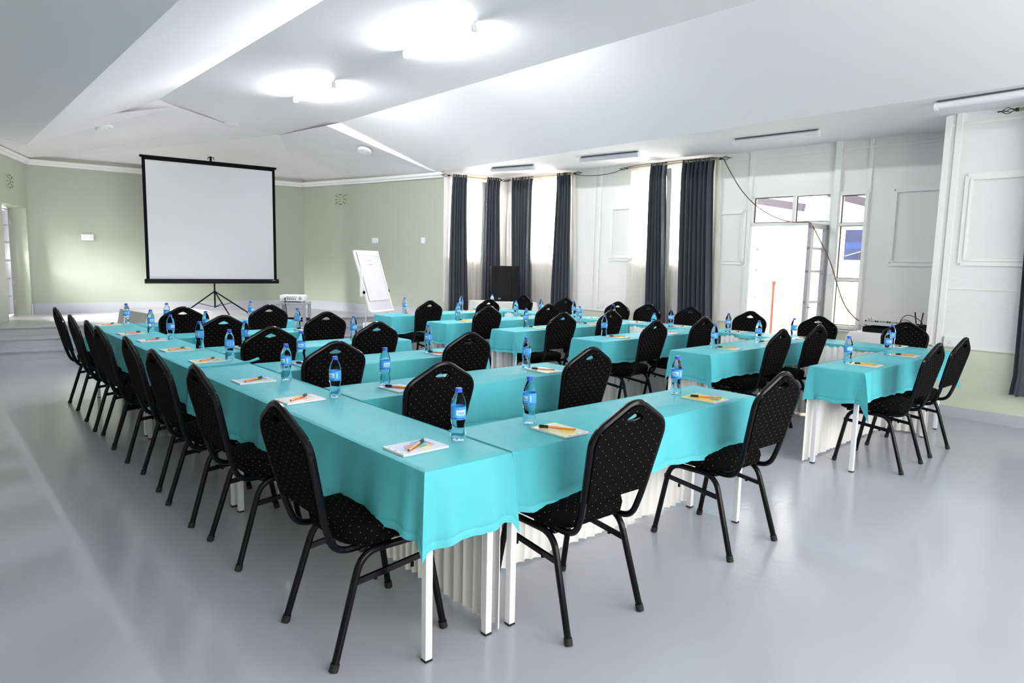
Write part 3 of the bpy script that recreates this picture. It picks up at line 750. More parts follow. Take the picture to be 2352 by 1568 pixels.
# ------------------------------------------------------------------ bottles, notepads, pens
def make_bottle():
    t = thing('water_bottle', 'x', 'bottle')
    prof = [(.012, .004), (.024, .0), (.0285, .006), (.0305, .018), (.030, .032), (.0265, .05), (.0255, .062), (.0280, .074), (.0305, .084), (.0308, .088), (.0302, .090), (.0302, .142), (.0308, .144), (.0300, .153), (.0255, .172), (.0185, .188), (.0135, .196), (.0130, .203)]
    bm = B(); lathe(bm, prof, 24)
    # moulded ribs on the waist
    for v in bm.verts:
        if .03 < v.co.z < .088:
            a = math.atan2(v.co.y, v.co.x); k = 1+.035*math.sin(a*4+v.co.z*120); v.co.x *= k; v.co.y *= k
        elif v.co.z < .012:
            a = math.atan2(v.co.y, v.co.x); v.co.z += .003*(.5+.5*math.sin(a*5))
    obj('body', bm, M['bottle'], t, True, 60)
    bm = B(); lathe(bm, [(.0311, .090), (.0311, .142)], 28, caps=False); lb = obj('label_band', bm, M['label'], t)
    bm = B()
    def patch(a0, a1, z0, z1, mi):
        n = 6; prev = None
        for k in range(n+1):
            a = a0+(a1-a0)*k/n; c, s = math.cos(a)*.0313, math.sin(a)*.0313
            cur = (bm.verts.new((c, s, z0)), bm.verts.new((c, s, z1)))
            if prev: f = bm.faces.new((prev[0], cur[0], cur[1], prev[1])); f.material_index = mi
            prev = cur
    for a in (0, PI):
        patch(a-2.2, a-.9, .108, .130, 0); patch(a-1.95, a-1.2, .117, .120, 1); patch(a-1.7, a-1.0, .112, .114, 1)
        patch(a-.55, a-.35, .104, .132, 0); patch(a-2.5, a-.8, .093, .098, 1); patch(a-.6, a+.6, .093, .096, 1)
    obj('label_print', bm, [M['label_light'], M['label_dark']], lb)
    bm = B(); lathe(bm, [(.0135, .198), (.0155, .199), (.0155, .202), (.0142, .203), (.0142, .214), (.0125, .2155)], 20); obj('cap', bm, M['cap'], t)
    return t
BT = make_bottle(); bt_used = [False]
def bottle(x, y, label, group, z=CZ+.001):
    rz = random.uniform(0, 6.28)
    if not bt_used[0]:
        bt_used[0] = True; BT.location = (x, y, z); BT.rotation_euler = (0, 0, rz); BT['label'] = label; BT['group'] = group
    else: dup(BT, (x, y, z), rz, label, group)
for i, (x, y) in enumerate(((1.61, 2.13), (1.61, 3.20), (1.61, 3.82), (1.60, 4.75), (1.61, 5.44), (1.59, 6.15), (1.59, 6.79), (1.59, 7.74))):
    bottle(x, y, 'blue-capped water bottle on the left table run, '+spine_pos(i), 'water bottles on the left run', CZ+.001+(.003 if y > 4.5 else 0))
for k, (x, y) in enumerate(((2.04, 2.17), (3.20, 2.19), (2.01, 3.37), (3.11, 3.35), (1.98, 4.44), (3.02, 4.40), (1.93, 5.36), (2.90, 5.40), (1.97, 6.46), (2.85, 6.47), (1.96, 7.70), (2.85, 7.73))):
    bottle(x, y, 'blue-capped water bottle at %s end of the %s row, left block' % (('left', 'right')[k % 2], ROW[k//2]), 'water bottles on the left block')
for k, (x, y) in enumerate(((5.35, 2.12), (6.22, 2.14), (5.28, 3.24), (6.07, 3.25), (5.14, 4.40), (5.90, 4.36), (5.06, 5.47), (5.96, 5.50), (4.92, 6.55), (5.98, 6.67), (4.92, 7.74), (5.95, 7.84))):
    bottle(x, y, 'blue-capped water bottle at %s end of the %s row, right block' % (('left', 'right')[k % 2], ROW[k//2]), 'water bottles on the right block')
for i, (x, y) in enumerate(reversed(((6.69, 8.02), (6.60, 6.83), (6.65, 6.24), (6.70, 5.60), (6.66, 4.68), (6.70, 3.95), (6.73, 3.22), (6.88, 2.34)))):
    bottle(x, y, 'blue-capped water bottle on right run by the wall, '+spine_pos(i), 'water bottles on the right run')

def make_pad(kind):
    """notepad about 21 x 15 cm, spine along its left side"""
    t = thing('notepad', 'x', 'notepad')
    bm = B(); box(bm, -.104, .104, -.073, .073, 0, .006); obj('pages', bm, M['paper'], t, False)
    bm = B(); box(bm, -.105, .105, -.074, .074, .0062, .0070, 0)
    Z = .0073
    strip = B(); 
    if kind == 'circles':
        disc(bm, .035, .035, Z, .038, .026, 1, rot=.1); disc(bm, -.015, .012, Z+.0001, .032, .022, 6); disc(bm, .012, -.004, Z+.0002, .035, .022, 4)
        disc(bm, -.025, -.012, Z+.0003, .032, .02, 5); disc(bm, .052, -.016, Z+.0001, .021, .014, 3); disc(bm, .015, -.04, Z+.0001, .021, .014, 2)
        for k in range(4): disc(bm, -.06+.004*k, -.01-.009*k, Z+.0004, .022, .0016, 5, 8, .25)
        cover = 'c_blue'
    elif kind == 'animal':
        disc(bm, -.045, -.005, Z, .035, .028, 2); disc(bm, .022, -.022, Z+.0001, .036, .012, 9, rot=-.2); disc(bm, .050, -.020, Z+.0002, .028, .009, 7, rot=.4); disc(bm, .008, -.012, Z+.0002, .02, .008, 5, rot=.3)
        cover = 'c_green'
    elif kind == 'doodle':
        disc(bm, -.06, 0, Z, .026, .022, 4); disc(bm, .02, -.02, Z+.0001, .05, .03, 3)
        for k in range(9): disc(bm, -.01+.010*k, -.015+.006*math.sin(k*2.1), Z+.0003, .006, .004, 7, 10)
        cover = 'c_yellow'
    elif kind == 'blossom':
        for a in range(6): disc(bm, .005+.026*math.cos(a), .005+.018*math.sin(a*1.05), Z+.0001*a, .020, .014, 6 if a % 2 else 3)
        disc(bm, .03, -.03, Z+.0008, .014, .009, 2); cover = 'c_pink'
    else:
        disc(bm, .01, .0, Z, .04, .022, 5); disc(bm, .03, -.01, Z+.0001, .02, .012, 7); cover = 'c_white'
    text_into(bm, 'AMANO', .020, Matrix.Translation((.066, .022, Z+.0006)) @ Matrix.Rotation(-PI/2, 4, 'Z'), 8)
    box(bm, -.105, -.088, -.074, .074, .0069, .0074, 9)
    for k in range(3): disc(bm, -.0965, -.05+.045*k, .0076, .004, .010, 6 if k == 1 else 5, 8)
    obj('cover', bm, [M[cover], M['k_blue'], M['k_yellow'], M['k_orange'], M['k_green'], M['k_grey'], M['k_pink'], M['k_brown'], M['k_ink'], M['paper']], t, False)
    return t
KINDS = {k: [make_pad(k), False] for k in ('circles', 'animal', 'doodle', 'blossom', 'plain')}
KDESC = {'circles': 'pale blue notepad with coloured circles', 'animal': 'pale green notepad with brown animal print', 'doodle': 'yellow notepad with brown doodle', 'blossom': 'pale pink notepad with blossom print', 'plain': 'whitish notepad with small grey print'}
def make_pen():
    t = thing('ballpoint_pen', 'x', 'pen')
    bm = B(); tube(bm, [(-.055, 0, .0046), (.072, 0, .0046)], .0046, 6); obj('barrel', bm, M['penorange'], t, False)
    bm = B(); tube(bm, [(-.088, 0, .0046), (-.080, 0, .0048), (-.046, 0, .0048), (-.044, 0, .0048)], [.0022, .0055, .0058, .0058], 10); box(bm, -.083, -.045, -.001, .001, .0095, .0125); obj('cap', bm, M['penblack'], t)
    bm = B(); tube(bm, [(.072, 0, .0046), (.0745, 0, .0046)], .0036, 8); obj('end_plug', bm, M['penblack'], t)
    return t
PEN = make_pen(); pen_used = [False]
def pad(kind, x, y, rz, where, penang, zoff=0):
    r, u = KINDS[kind]; lab = KDESC[kind]+where
    z = CZ+.001+zoff
    if not u: r.location = (x, y, z); r.rotation_euler = (0, 0, rz); r['label'] = lab; r['group'] = 'notepads on the tables'; KINDS[kind][1] = True
    else: dup(r, (x, y, z), rz, lab, 'notepads on the tables')
    pl = 'orange pen with black cap on notepad'+where
    loc = (x+random.uniform(-.008, .008), y+random.uniform(-.008, .008), z+.0085)
    if not pen_used[0]: pen_used[0] = True; PEN.location = loc; PEN.rotation_euler = (0, 0, penang); PEN['label'] = pl; PEN['group'] = 'orange pens'
    else: dup(PEN, loc, penang, pl, 'orange pens')
for i, ((x, y), kd) in enumerate(zip(((1.41, 2.135), (1.43, 3.23), (1.44, 3.88), (1.46, 4.78), (1.45, 5.46), (1.45, 6.17), (1.43, 6.79), (1.42, 7.73)), ('circles', 'blossom', 'circles', 'animal', 'animal', 'plain', 'blossom', 'plain'))):
    pad(kd, x, y, .02+.04*math.sin(i*2), ', left run, '+spine_pos(i), -2.52+.12*math.sin(i*3), .003 if y > 4.5 else 0)
for k, ((x, y), kd) in enumerate(zip(((2.05, 1.985), (3.20, 2.00), (2.00, 3.20), (3.13, 3.19), (1.95, 4.28), (3.02, 4.26), (1.93, 5.32), (2.89, 6.40)), ('animal', 'doodle', 'circles', 'plain', 'circles', 'circles', 'plain', 'plain'))):
    r = (0, 0, 1, 1, 2, 2, 3, 4)[k]; j = (0, 1, 0, 1, 0, 1, 0, 1)[k]
    pad(kd, x, y, PI/2+.03*math.sin(k), ', %s end of %s row, left block' % (('left', 'right')[j], ROW[r]), -1.0+.06*math.sin(k*2))
for k, ((x, y), kd) in enumerate(zip(((5.40, 2.00), (6.30, 2.03), (5.37, 3.16), (6.15, 3.18), (5.21, 4.28), (6.03, 4.26), (5.14, 5.38), (6.04, 5.39), (4.98, 6.47), (6.06, 6.53), (4.95, 7.62), (6.03, 7.70)), ('doodle', 'animal', 'animal', 'plain', 'animal', 'plain', 'plain', 'animal', 'doodle', 'animal', 'plain', 'plain'))):
    pad(kd, x, y, PI/2+RF[k//2][2], ', %s end of %s row, right block' % (('left', 'right')[k % 2], ROW[k//2]), -.75+.1*math.sin(k*2))
for i, (x, y) in enumerate(((7.00, 2.34), (6.86, 3.19), (6.84, 3.92), (6.82, 4.62), (6.80, 5.30), (6.78, 6.03), (6.74, 7.86))):
    pad('plain', x, y, PI, ', right run by the wall, '+(spine_pos(i) if i < 6 else 'farthest from the camera'), .8+.1*math.sin(i*2))

# ------------------------------------------------------------------ projection screen on its tripod
sc_l, sc_r = Vector((2.985, 12.92, 0)), Vector((5.20, 12.72, 0)); sd = (sc_r-sc_l).normalized(); SL = (sc_r-sc_l).length
t = thing('projection_screen', 'large white projection screen with black border on tripod, on stage', 'projection screen', ((sc_l+sc_r)/2)[:2]+(ST,), math.atan2(sd.y, sd.x))
h = SL/2; z0, z1 = 1.035-ST, 3.145-ST
bm = B(); box(bm, -h+.045, h-.045, -.004, .004, z0, z1-.05); obj('screen_surface', bm, M['screen'], t, False)
bm = B()
for a, b in ((-h, -h+.05), (h-.05, h)): box(bm, a, b, -.007, .007, z0, z1)
box(bm, -h, h, -.007, .007, z1-.075, z1-.03); obj('border', bm, M['black'], t, False)
bm = B(); tube(bm, [(-h-.03, 0, z1-.02), (h+.03, 0, z1-.02)], .022, 10); obj('top_bar', bm, M['black'], t)
bm = B(); tube(bm, [(-h-.03, -.01, z0-.03), (h+.03, -.01, z0-.03)], .042, 14); obj('case', bm, M['gloss_black'], t)
bm = B(); box(bm, h-.1, h-.04, -.055, -.05, z0-.012, z0-.004); obj('maker_badge', bm, M['silver'], t, False)
bm = B(); tube(bm, [(0, .06, .12), (0, .06, z1+.06)], .014, 10); obj('pole', bm, M['black'], t)
bm = B(); tube(bm, [(0, .06, z1+.0), (0, .06, z1+.09)], .02, 8); tube(bm, [(-.05, .04, z1+.03), (-.05, .04, z1+.07), (.05, .04, z1+.07), (.05, .04, z1+.03)], .008, 6); obj('hook', bm, M['black'], t)
bm = B(); tube(bm, [(0, .06, .385), (0, .06, .425)], .026, 10); obj('collar', bm, M['black'], t)
for a, R in ((-.12, .58), (PI+.15, .58), (-PI/2+.35, .50)):
    bm = B(); e = (R*math.cos(a), .06+R*math.sin(a)*.6, .012); tube(bm, [(.02*math.cos(a), .06, .405), e], .012, 8); lg = obj('leg', bm, M['black'], t)
    b2 = B(); tube(b2, [(e[0]*.97, .06+(e[1]-.06)*.97, .022), (e[0]*1.02, .06+(e[1]-.06)*1.02, .002)], .016, 8); obj('foot_cap', b2, M['rubber'], lg)
    b3 = B(); tube(b3, [(0, .06, .13), (e[0]*.52, .06+(e[1]-.06)*.52, .21)], .006, 6); obj('brace', b3, M['black'], t)

# projector on a grey frame stand
px, py, pz = 3.98, 9.15, .845
t = thing('projector_stand', 'grey metal frame stand carrying the white projector', 'stand', (px, py, 0), -.62)
bm = B(); box(bm, -.20, .20, -.20, .20, pz-.03, pz, 0, .004); obj('top_frame', bm, M['greymetal'], t, False)
for sx in (-.18, .18):
    for sy in (-.18, .18):
        bm = B(); box(bm, sx-.02, sx+.02, sy-.02, sy+.02, 0, pz-.03); obj('leg', bm, M['greymetal'], t, False)
bm = B()
for sy in (-.18, .18): box(bm, -.16, .16, sy-.012, sy+.012, pz-.26, pz-.235)
for sx in (-.18, .18): box(bm, sx-.012, sx+.012, -.16, .16, pz-.26, pz-.235)
obj('cross_rail', bm, M['black'], t, False)
t = thing('projector', 'white projector on the grey frame stand, rear sockets facing', 'projector', (px, py, pz+.001), -.62)
bm = B(); box(bm, -.165, .165, -.125, .125, .014, .100, 0, .018); obj('body', bm, M['plastic'], t)
bm = B()
for sx in (-.13, .13): lathe(bm, [(.014, 0), (.014, .016)], 10, (sx, -.09)); lathe(bm, [(.014, 0), (.014, .016)], 10, (sx, .09))
obj('foot', bm, M['plastic'], t)
bm = B()
for k in range(7): box(bm, -.075+.022*k, -.062+.022*k, -.1275, -.124, .070, .078)
for k in range(5): box(bm, -.060+.026*k, -.046+.026*k, -.1275, -.124, .040, .052)
for k in range(4): box(bm, -.058+.022*k, -.048+.022*k, -.1275, -.124, .056, .062)
obj('socket_panel', bm, M['black'], t, False)
bm = B(); 
for k in range(5): tube(bm, [(.115+.024*math.cos(a*PI/8)*(1-k*.2), -.1265, .058+.024*math.sin(a*PI/8)*(1-k*.2)) for a in range(16)], .0012, 4, closed=True)
obj('speaker_grille', bm, M['greymetal'], t)
bm = B()
for k in range(6): box(bm, -.167, -.164, -.09+.03*k, -.075+.03*k, .03, .08)
obj('side_vent', bm, M['greymetal'], t, False)
bm = B(); lathe(bm, [(.045, 0), (.045, .02), (.03, .022)], 20, caps=True)
bmesh.ops.transform(bm, matrix=Matrix.Translation((.06, .122, .058)) @ Matrix.Rotation(-PI/2, 4, 'X'), verts=bm.verts); obj('lens', bm, M['gloss_black'], t)
R = Matrix.Rotation(-.62, 4, 'Z'); c0 = Vector((px, py, 0)); 
def PR(x, y, z): return c0+R @ Vector((x, y, z))
bm = B(); tube(bm, fillet([PR(-.085, -.126, pz+.055), PR(-.08, -.16, pz+.045), PR(-.055, -.23, pz-.06), PR(-.03, -.24, pz-.30), PR(.03, -.26, pz-.55), PR(.06, -.27, .01)], .06, 5), .006, 7)
tube(bm, [PR(-.088, -.128, pz+.056), PR(-.086, -.145, pz+.052)], .011, 8)
tag(obj('power_cable', bm, M['cable']), 'black cable hanging down from the back of the white projector', 'cable')

# flip chart easel
fx, fy = 5.22, 8.85
fa = math.radians(-36)
t = thing('flip_chart', 'white flip chart easel with a paper pad left of the speaker', 'flip chart', (fx, fy, 0), -fa*0+.52)
tilt = math.radians(17); zb, zt = .70, 1.60
def FB(x, s, o=0): return Vector((x, s*math.sin(tilt)-o*math.cos(tilt), zb+s*math.cos(tilt)+o*math.sin(tilt)))
def fbox(bm, x0, x1, s0, s1, o0, o1, bev=0):
    m = Matrix.Translation((0, 0, zb)) @ Matrix.Rotation(-tilt, 4, 'X')
    box(bm, x0, x1, -o1, -o0, s0, s1, 0, bev, m)
HB = .92
bm = B(); fbox(bm, -.33, .33, 0, HB, -.008, .008); obj('board', bm, M['lilac_board'], t, False)
bm = B()
for a, b in ((-.345, -.32), (.32, .345)): fbox(bm, a, b, -.01, HB+.01, -.012, .014)
fbox(bm, -.345, .345, -.012, .012, -.012, .014); fbox(bm, -.345, .345, HB-.012, HB+.012, -.012, .014); obj('board_frame', bm, M['trim'], t, False)
bm = B(); fbox(bm, -.29, .27, .16, HB-.03, .014, .022); pd = obj('paper_pad', bm, M['pad_paper'], t, False)
bm = B(); fbox(bm, -.30, .28, HB-.065, HB-.01, .016, .034, .006); obj('clamp_bar', bm, M['trim'], t)
bm = B()
def mark(x, s, w, hgt): fbox(bm, x-w/2, x+w/2, s-hgt/2, s+hgt/2, .0222, .0228)
for k in range(9): mark(-.045+.012*k, .775, .008, .010 if k % 3 else .014)
for k in range(10): mark(-.05+.012*k, .715, .009, .012 if k % 2 else .016)
mark(.06, .56, .03, .004); mark(-.02, .30, .05, .003)
obj('printed_lines', bm, M['greymark'], pd, False)
bm = B(); mm = Matrix.Translation((0, 0, zb)) @ Matrix.Rotation(-tilt, 4, 'X') @ Matrix.Translation((-.20, -.0232, .73)) @ Matrix.Rotation(PI/2, 4, 'X')
text_into(bm, '/5', .07, mm); 
for k in range(7): fbox(bm, -.12+.05*k, -.09+.05*k, .42-.03*k, .425-.03*k, .0222, .0228)
obj('marker_scribble', bm, M['greenmark'], pd, False)
for s in (-1, 1):
    e = FB(.20*s, -zb/math.cos(tilt)+.012, -.02); bm = B(); tube(bm, [FB(.20*s, .2, -.02), e], .011, 8); obj('leg', bm, M['plastic'], t)
    bm = B(); lathe(bm, [(.022, 0), (.022, .02), (.012, .026)], 12)
    bmesh.ops.transform(bm, matrix=Matrix.Translation(FB(.345*s, .30, 0)) @ Matrix.Rotation(PI/2*s, 4, 'Y'), verts=bm.verts); obj('clamp_knob', bm, M['black'], t)
bm = B(); tube(bm, [(.16, .24, 1.45), (.26, .50, .0)], .012, 8); obj('leg', bm, M['plastic'], t)
bm = B(); box(bm, -.40, -.355, .10, .13, .93, 1.40, 0, .003); obj('side_arm', bm, M['plastic'], t, False)
bm = B(); fbox(bm, -.31, .31, -.02, .0, .01, .05); obj('pen_tray', bm, M['trim'], t, False)

# ------------------------------------------------------------------ side tables in white cloth, speaker, mixer
def cloth_table(name, label, clabel, x, y, rz, L, Wd, z, drop, ears, seed):
    t = thing(name, label, 'table', (x, y, 0), rz)
    bm = B(); box(bm, .01, L-.01, .01, Wd-.01, z-.03, z-.008); obj('tabletop', bm, M['tabletop'], t, False)
    for lx in (.05, L-.05):
        for ly in (.05, Wd-.05):
            bm = B(); box(bm, lx-.02, lx+.02, ly-.02, ly+.02, 0, z-.03); obj('leg', bm, M['tablewhite'], t, False)
    o = obj('tablecloth', cloth_mesh(L, Wd, (drop,)*4, ears, seed, 1.6), M['whitecloth'], None, True, 50)
    o.location = (x, y, z); o.rotation_euler = (0, 0, rz); tag(o, clabel, 'tablecloth')
cloth_table('side_table', 'table under a white cloth in front of the stage steps', 'white cloth on the table in front of the stage steps', 2.10, 9.10, .12, .78, .92, .752, .5, (.14, .1, .1, .16), 81)
cloth_table('side_table', 'corner table carrying the black speaker', 'white cloth on the corner table under the black speaker', 6.98, 8.72, -.42, 1.02, .62, .80, .45, (.1, .05, .05, .16), 82)
cloth_table('side_table', 'table by the door wall carrying the mixing console', 'white cloth on the table under the mixing console', 7.92, 2.46, 0, .58, .68, .775, .4, (.06, .05, .12, .06), 83)

t = thing('loudspeaker', 'large black loudspeaker standing on the corner table by the curtains', 'speaker', (7.64, 8.88, .803), -.50)
bm = B(); polyprism(bm, [(-.24, -.2), (.24, -.2), (.19, .22), (-.19, .22)], .01, .60); obj('cabinet', bm, M['black'], t, False)
bm = B(); pr = [(-.238, -.205), (-.15, -.225), (.0, -.232), (.10, -.228), (.112, -.218), (.235, -.205), (.235, -.195), (-.238, -.195)]; polyprism(bm, pr, .015, .595); obj('grille', bm, M['gloss_black'], t, False)
bm = B(); text_into(bm, 'RC', .034, Matrix.Translation((-.10, -.2335, .045)) @ Matrix.Rotation(PI/2, 4, 'X')); obj('logo', bm, M['paper'], t, False)
bm = B()
for sx in (-.2, .2): lathe(bm, [(.02, 0), (.02, .012)], 10, (sx, -.15)); lathe(bm, [(.02, 0), (.02, .012)], 10, (sx*.8, .15))
obj('foot', bm, M['rubber'], t)

t = thing('mixing_console', 'silver and black mixing console on the white-clothed table by the door', 'mixing console', (8.16, 2.80, .778), PI/2)
bm = B(); box(bm, -.24, .24, -.15, .15, .0, .06, 0, .006); obj('chassis', bm, M['gloss_black'], t, False)
bm = B(); vs = [(-.27, -.20, .055), (.27, -.20, .055), (.27, .20, .085), (-.27, .20, .085)]
a = [bm.verts.new(p) for p in vs]; b = [bm.verts.new((p[0], p[1], p[2]+.035)) for p in vs]
bm.faces.new(a); bm.faces.new(b)
for i in range(4): bm.faces.new((a[i], a[(i+1) % 4], b[(i+1) % 4], b[i]))
obj('panel', bm, M['silver'], t, False)
for r in range(5):
    for c in range(12):
        bm = B(); x, y = -.24+.042*c, -.10+.055*r; z = .09+.075*(y+.2)/1.0
        lathe(bm, [(.008, z), (.008, z+.016), (.005, z+.018)], 8, (x, y)); obj('control_knob', bm, M['k_grey'] if (r+c) % 3 else M['black'], t)
bm = B()
for c in range(9): box(bm, -.235+.055*c, -.225+.055*c, -.185, -.125, .094, .106)
obj('fader', bm, M['black'], t, False)
bm = B()
for c in range(7): box(bm, -.25+.08*c, -.243+.08*c, -.2025, -.199, .066, .073)
obj('screw', bm, M['black'], t, False)
bm = B(); tube(bm, [(.23, .0, .125), (.23, .035, .16), (.20, .05, .165), (.19, .02, .13)], .006, 6); tube(bm, [(.21+.016*math.cos(k*PI/6), .0, .15+.016*math.sin(k*PI/6)) for k in range(12)], .004, 5, closed=True); obj('plug', bm, M['chrome'], t)

bm = B(); tube(bm, fillet([(8.10, 2.68, .86), (8.10, 2.68, .95), (8.12, 2.62, 1.0), (8.12, 2.52, .96), (8.13, 2.46, .90), (8.14, 2.52, .87)], .05, 6), .004, 6); tube(bm, [(8.10, 2.68, .865), (8.10, 2.68, .925)], .009, 8)
tube(bm, fillet([(8.10, 2.68, .93), (8.11, 2.62, .94), (8.13, 2.54, .88), (8.13, 2.55, .865)], .04, 5), .004, 6)
tag(obj('audio_cable', bm, M['cable']), 'black looped audio cable plugged into the mixing console', 'cable')
t = thing('wireless_receiver', 'small black receiver with two upright antennas beside the mixing console', 'receiver', (8.30, 2.545, .78), PI/2)
bm = B(); box(bm, -.04, .06, -.10, .10, .0, .10, 0, .006); obj('body', bm, M['black'], t, False)
for sx in (-.02, .025):
    bm = B(); tube(bm, [(sx, .05, .10), (sx*1.8, .06, .24)], .006, 8); obj('antenna', bm, M['black'], t)

# white box on the bottom stage step
t = thing('carton', 'plain white box on the lowest stage step behind the tables', 'box', (6.08, 11.02-.40, 0), -.11)
bm = B(); box(bm, -.16, .16, -.14, .05, 0, .34, 0, .004); obj('body', bm, M['plastic'], t, False)
bm = B(); box(bm, -.163, .163, -.143, .053, .30, .345, 0, .003); obj('lid', bm, M['plastic'], t, False)

# ------------------------------------------------------------------ curtains, rods
def curtain_mesh(P0, d, n, t0, t1, b0, b1, z1, z0, folds, amp, seed, wavy=.02, depth_b=1.3):
    rnd = random.Random(seed); bm = B(); N = folds*10; K = 14
    grid = []
    ph = rnd.uniform(0, 6)
    for j in range(K+1):
        v = j/K; row = []
        zz = z1+(z0-z1)*v
        sway = wavy*math.sin(v*2.6+ph)
        for i in range(N+1):
            u = i/N; s = (t0+(t1-t0)*u)*(1-v)+(b0+(b1-b0)*u)*v+sway*(1 if 0 < v < 1 else 0)
            w = math.sin(u*folds*2*PI+.5*math.sin(u*9+ph)); o_ = amp*(1+(depth_b-1)*v)*w*(.85+.3*math.sin(u*13+ph+v))
            p = P0+d*s+n*o_; row.append(bm.verts.new((p.x, p.y, zz+.004*math.sin(u*folds*4*PI))))
        grid.append(row)
    for a, b in zip(grid, grid[1:]):
        for i in range(N): bm.faces.new((a[i], a[i+1], b[i+1], b[i]))
    return bm
def curtain(name, label, P0, d, n, t0, t1, b0, b1, z1, z0, folds, amp, seed, mt, group, rod_z=None, cat='curtain'):
    o = obj(name, curtain_mesh(P0, d, n, t0, t1, b0, b1, z1, z0, folds, amp, seed), M[mt], None, True, 80)
    tag(o, label, cat, group)
    if rod_z:
        for k in range(folds):
            s = t0+(t1-t0)*(k+.5)/folds; c = P0+d*s; b2 = B()
            tube(b2, [(c.x+n.x*.024*math.cos(a*PI/6)+d.x*.004, c.y+n.y*.024*math.cos(a*PI/6)+d.y*.004, rod_z+.024*math.sin(a*PI/6)) for a in range(12)], .0045, 5, closed=True)
            obj('grommet', b2, M['chrome'], o)
    return o
def rod(label, a, b, z, n, brackets):
    a, b = Vector((*a, z)), Vector((*b, z)); d = (b-a).normalized()
    t = bpy.data.objects.new('curtain_rod', None); COL.objects.link(t); t.location = (a+b)/2; tag(t, label, 'curtain rod', 'curtain rods'); inv = Matrix.Translation(-t.location)
    def part(nm, bm, m): o = obj(nm, bm, m, t); o.matrix_parent_inverse = inv; return o
    bm = B(); tube(bm, [a, b], .014, 10); part('pole', bm, M['rod'])
    for e, s in ((a, -1), (b, 1)):
        bm = B(); u = d*s
        tube(bm, [e, e+u*.03], .018, 8); tube(bm, [e+u*.14, e+u*.17], .006, 6)
        for k in range(4):
            ang = k*PI/2; pts = []
            for q in range(9):
                f = q/8; rr = .028*math.sin(PI*f); aa = ang+f*2.2
                pts.append(e+u*(.03+.11*f)+n*(rr*math.cos(aa))+Vector((0, 0, rr*math.sin(aa))))
            tube(bm, pts, .0035, 5)
        part('finial', bm, M['iron'])
    for q in brackets:
        p = a+d*q; bm = B(); obox(bm, p, p-n*.115, .018, .02); obox(bm, p-n*.112+Vector((0, 0, -.07)), p-n*.112+Vector((0, 0, .03)), .02, .008, up=tuple(n)); part('bracket', bm, M['silver'])
RZ = 2.955
nrm_d = _nor.copy(); P0 = Vector((0, 0, 0))
def dwp(y, off): p = DW(y, 0, off); return p
OFF = .13
def dwc(name, label, y0, y1, b0, b1, folds, amp, seed, mt, group, z1=2.985, z0=.12, off=OFF, rz=RZ):
    base = DW(0, 0, off); kk = (DW_B-DW_A).length/(DW_B.y-DW_A.y)
    return curtain(name, label, base, _dir, _nor, y0*kk, y1*kk, b0*kk, b1*kk, z1, z0, folds, amp, seed, mt, group, rz)
g = 'charcoal curtains'
dwc('curtain', 'charcoal curtain just right of the black speaker', 9.33, 8.86, 9.22, 8.86, 6, .047, 1, 'curtain', g)
dwc('curtain', 'charcoal curtain at right end of the corner window', 8.26, 7.98, 8.30, 7.88, 5, .047, 2, 'curtain', g)
dwc('curtain', 'narrow charcoal curtain left on the window nearest the door', 6.36, 6.12, 6.36, 5.98, 5, .047, 3, 'curtain', g)
dwc('curtain', 'wide charcoal curtain right on the window nearest the door', 5.82, 5.35, 5.78, 5.24, 7, .05, 4, 'curtain', g)
g2 = 'white sheer curtains'
dwc('sheer_curtain', 'white sheer between the two curtains of the corner window', 9.30, 7.92, 9.26, 7.84, 16, .014, 11, 'sheer', g2, 2.95, .15, .042, None)
dwc('sheer_curtain', 'white sheer across the window nearest the door', 6.80, 5.26, 6.84, 5.22, 17, .014, 12, 'sheer', g2, 2.95, .15, .042, None)
rod('curtain rod over the corner window right of the speaker', DW(9.42, 0, OFF).xy, DW(7.90, 0, OFF).xy, RZ, _nor, (.06, 1.45))
rod('curtain rod over the window nearest the door', DW(6.80, 0, OFF).xy, DW(5.26, 0, OFF).xy, RZ, _nor, (.10, 1.47))
def cwc(name, label, t0, t1, b0, b1, folds, amp, seed, mt, group, z1=2.985, z0=.12, off=.12, rz=RZ):
    return curtain(name, label, CW(0, 0, off), _cd, _cn, t0, t1, b0, b1, z1, z0, folds, amp, seed, mt, group, rz)
cwc('curtain', 'leftmost charcoal curtain, beside the green wall', .12, .40, .06, .46, 6, .045, 5, 'curtain', g)
cwc('curtain', 'charcoal curtain hanging behind the black speaker', .80, 1.06, .72, 1.10, 5, .045, 6, 'curtain', g)
cwc('sheer_curtain', 'white sheer between the leftmost curtains, near the green wall', .02, 1.04, .0, 1.04, 12, .014, 13, 'sheer', g2, 2.95, .15, .04, None)
rod('curtain rod beside the green wall, above leftmost curtains', CW(.06, 0, .12).xy, CW(1.06, 0, .12).xy, RZ, _cn, (.05, .95))
def lining(o_label, bm):
    for ob in COL.objects:
        if ob.get('label', '') == o_label: obj('lining', bm, M['lining'], ob, True, 80)
lining('charcoal curtain hanging behind the black speaker', curtain_mesh(CW(0, 0, .085), _cd, _cn, .70, .82, .66, .76, 2.90, .13, 1, .012, 21))
kk_ = (DW_B-DW_A).length/(DW_B.y-DW_A.y)
lining('narrow charcoal curtain left on the window nearest the door', curtain_mesh(DW(0, 0, .09), _dir, _nor, 6.14*kk_, 6.05*kk_, 6.0*kk_, 5.95*kk_, 2.90, .13, 1, .010, 22))
cp_ = Vector((NWX-.12, 0, 0))
curtain('curtain', 'charcoal curtain at the right edge of the view', cp_, Vector((0, 1, 0)), Vector((-1, 0, 0)), 1.30, 1.58, .9, 1.57, 2.995, .32, 6, .038, 7, 'curtain', g, 2.965)
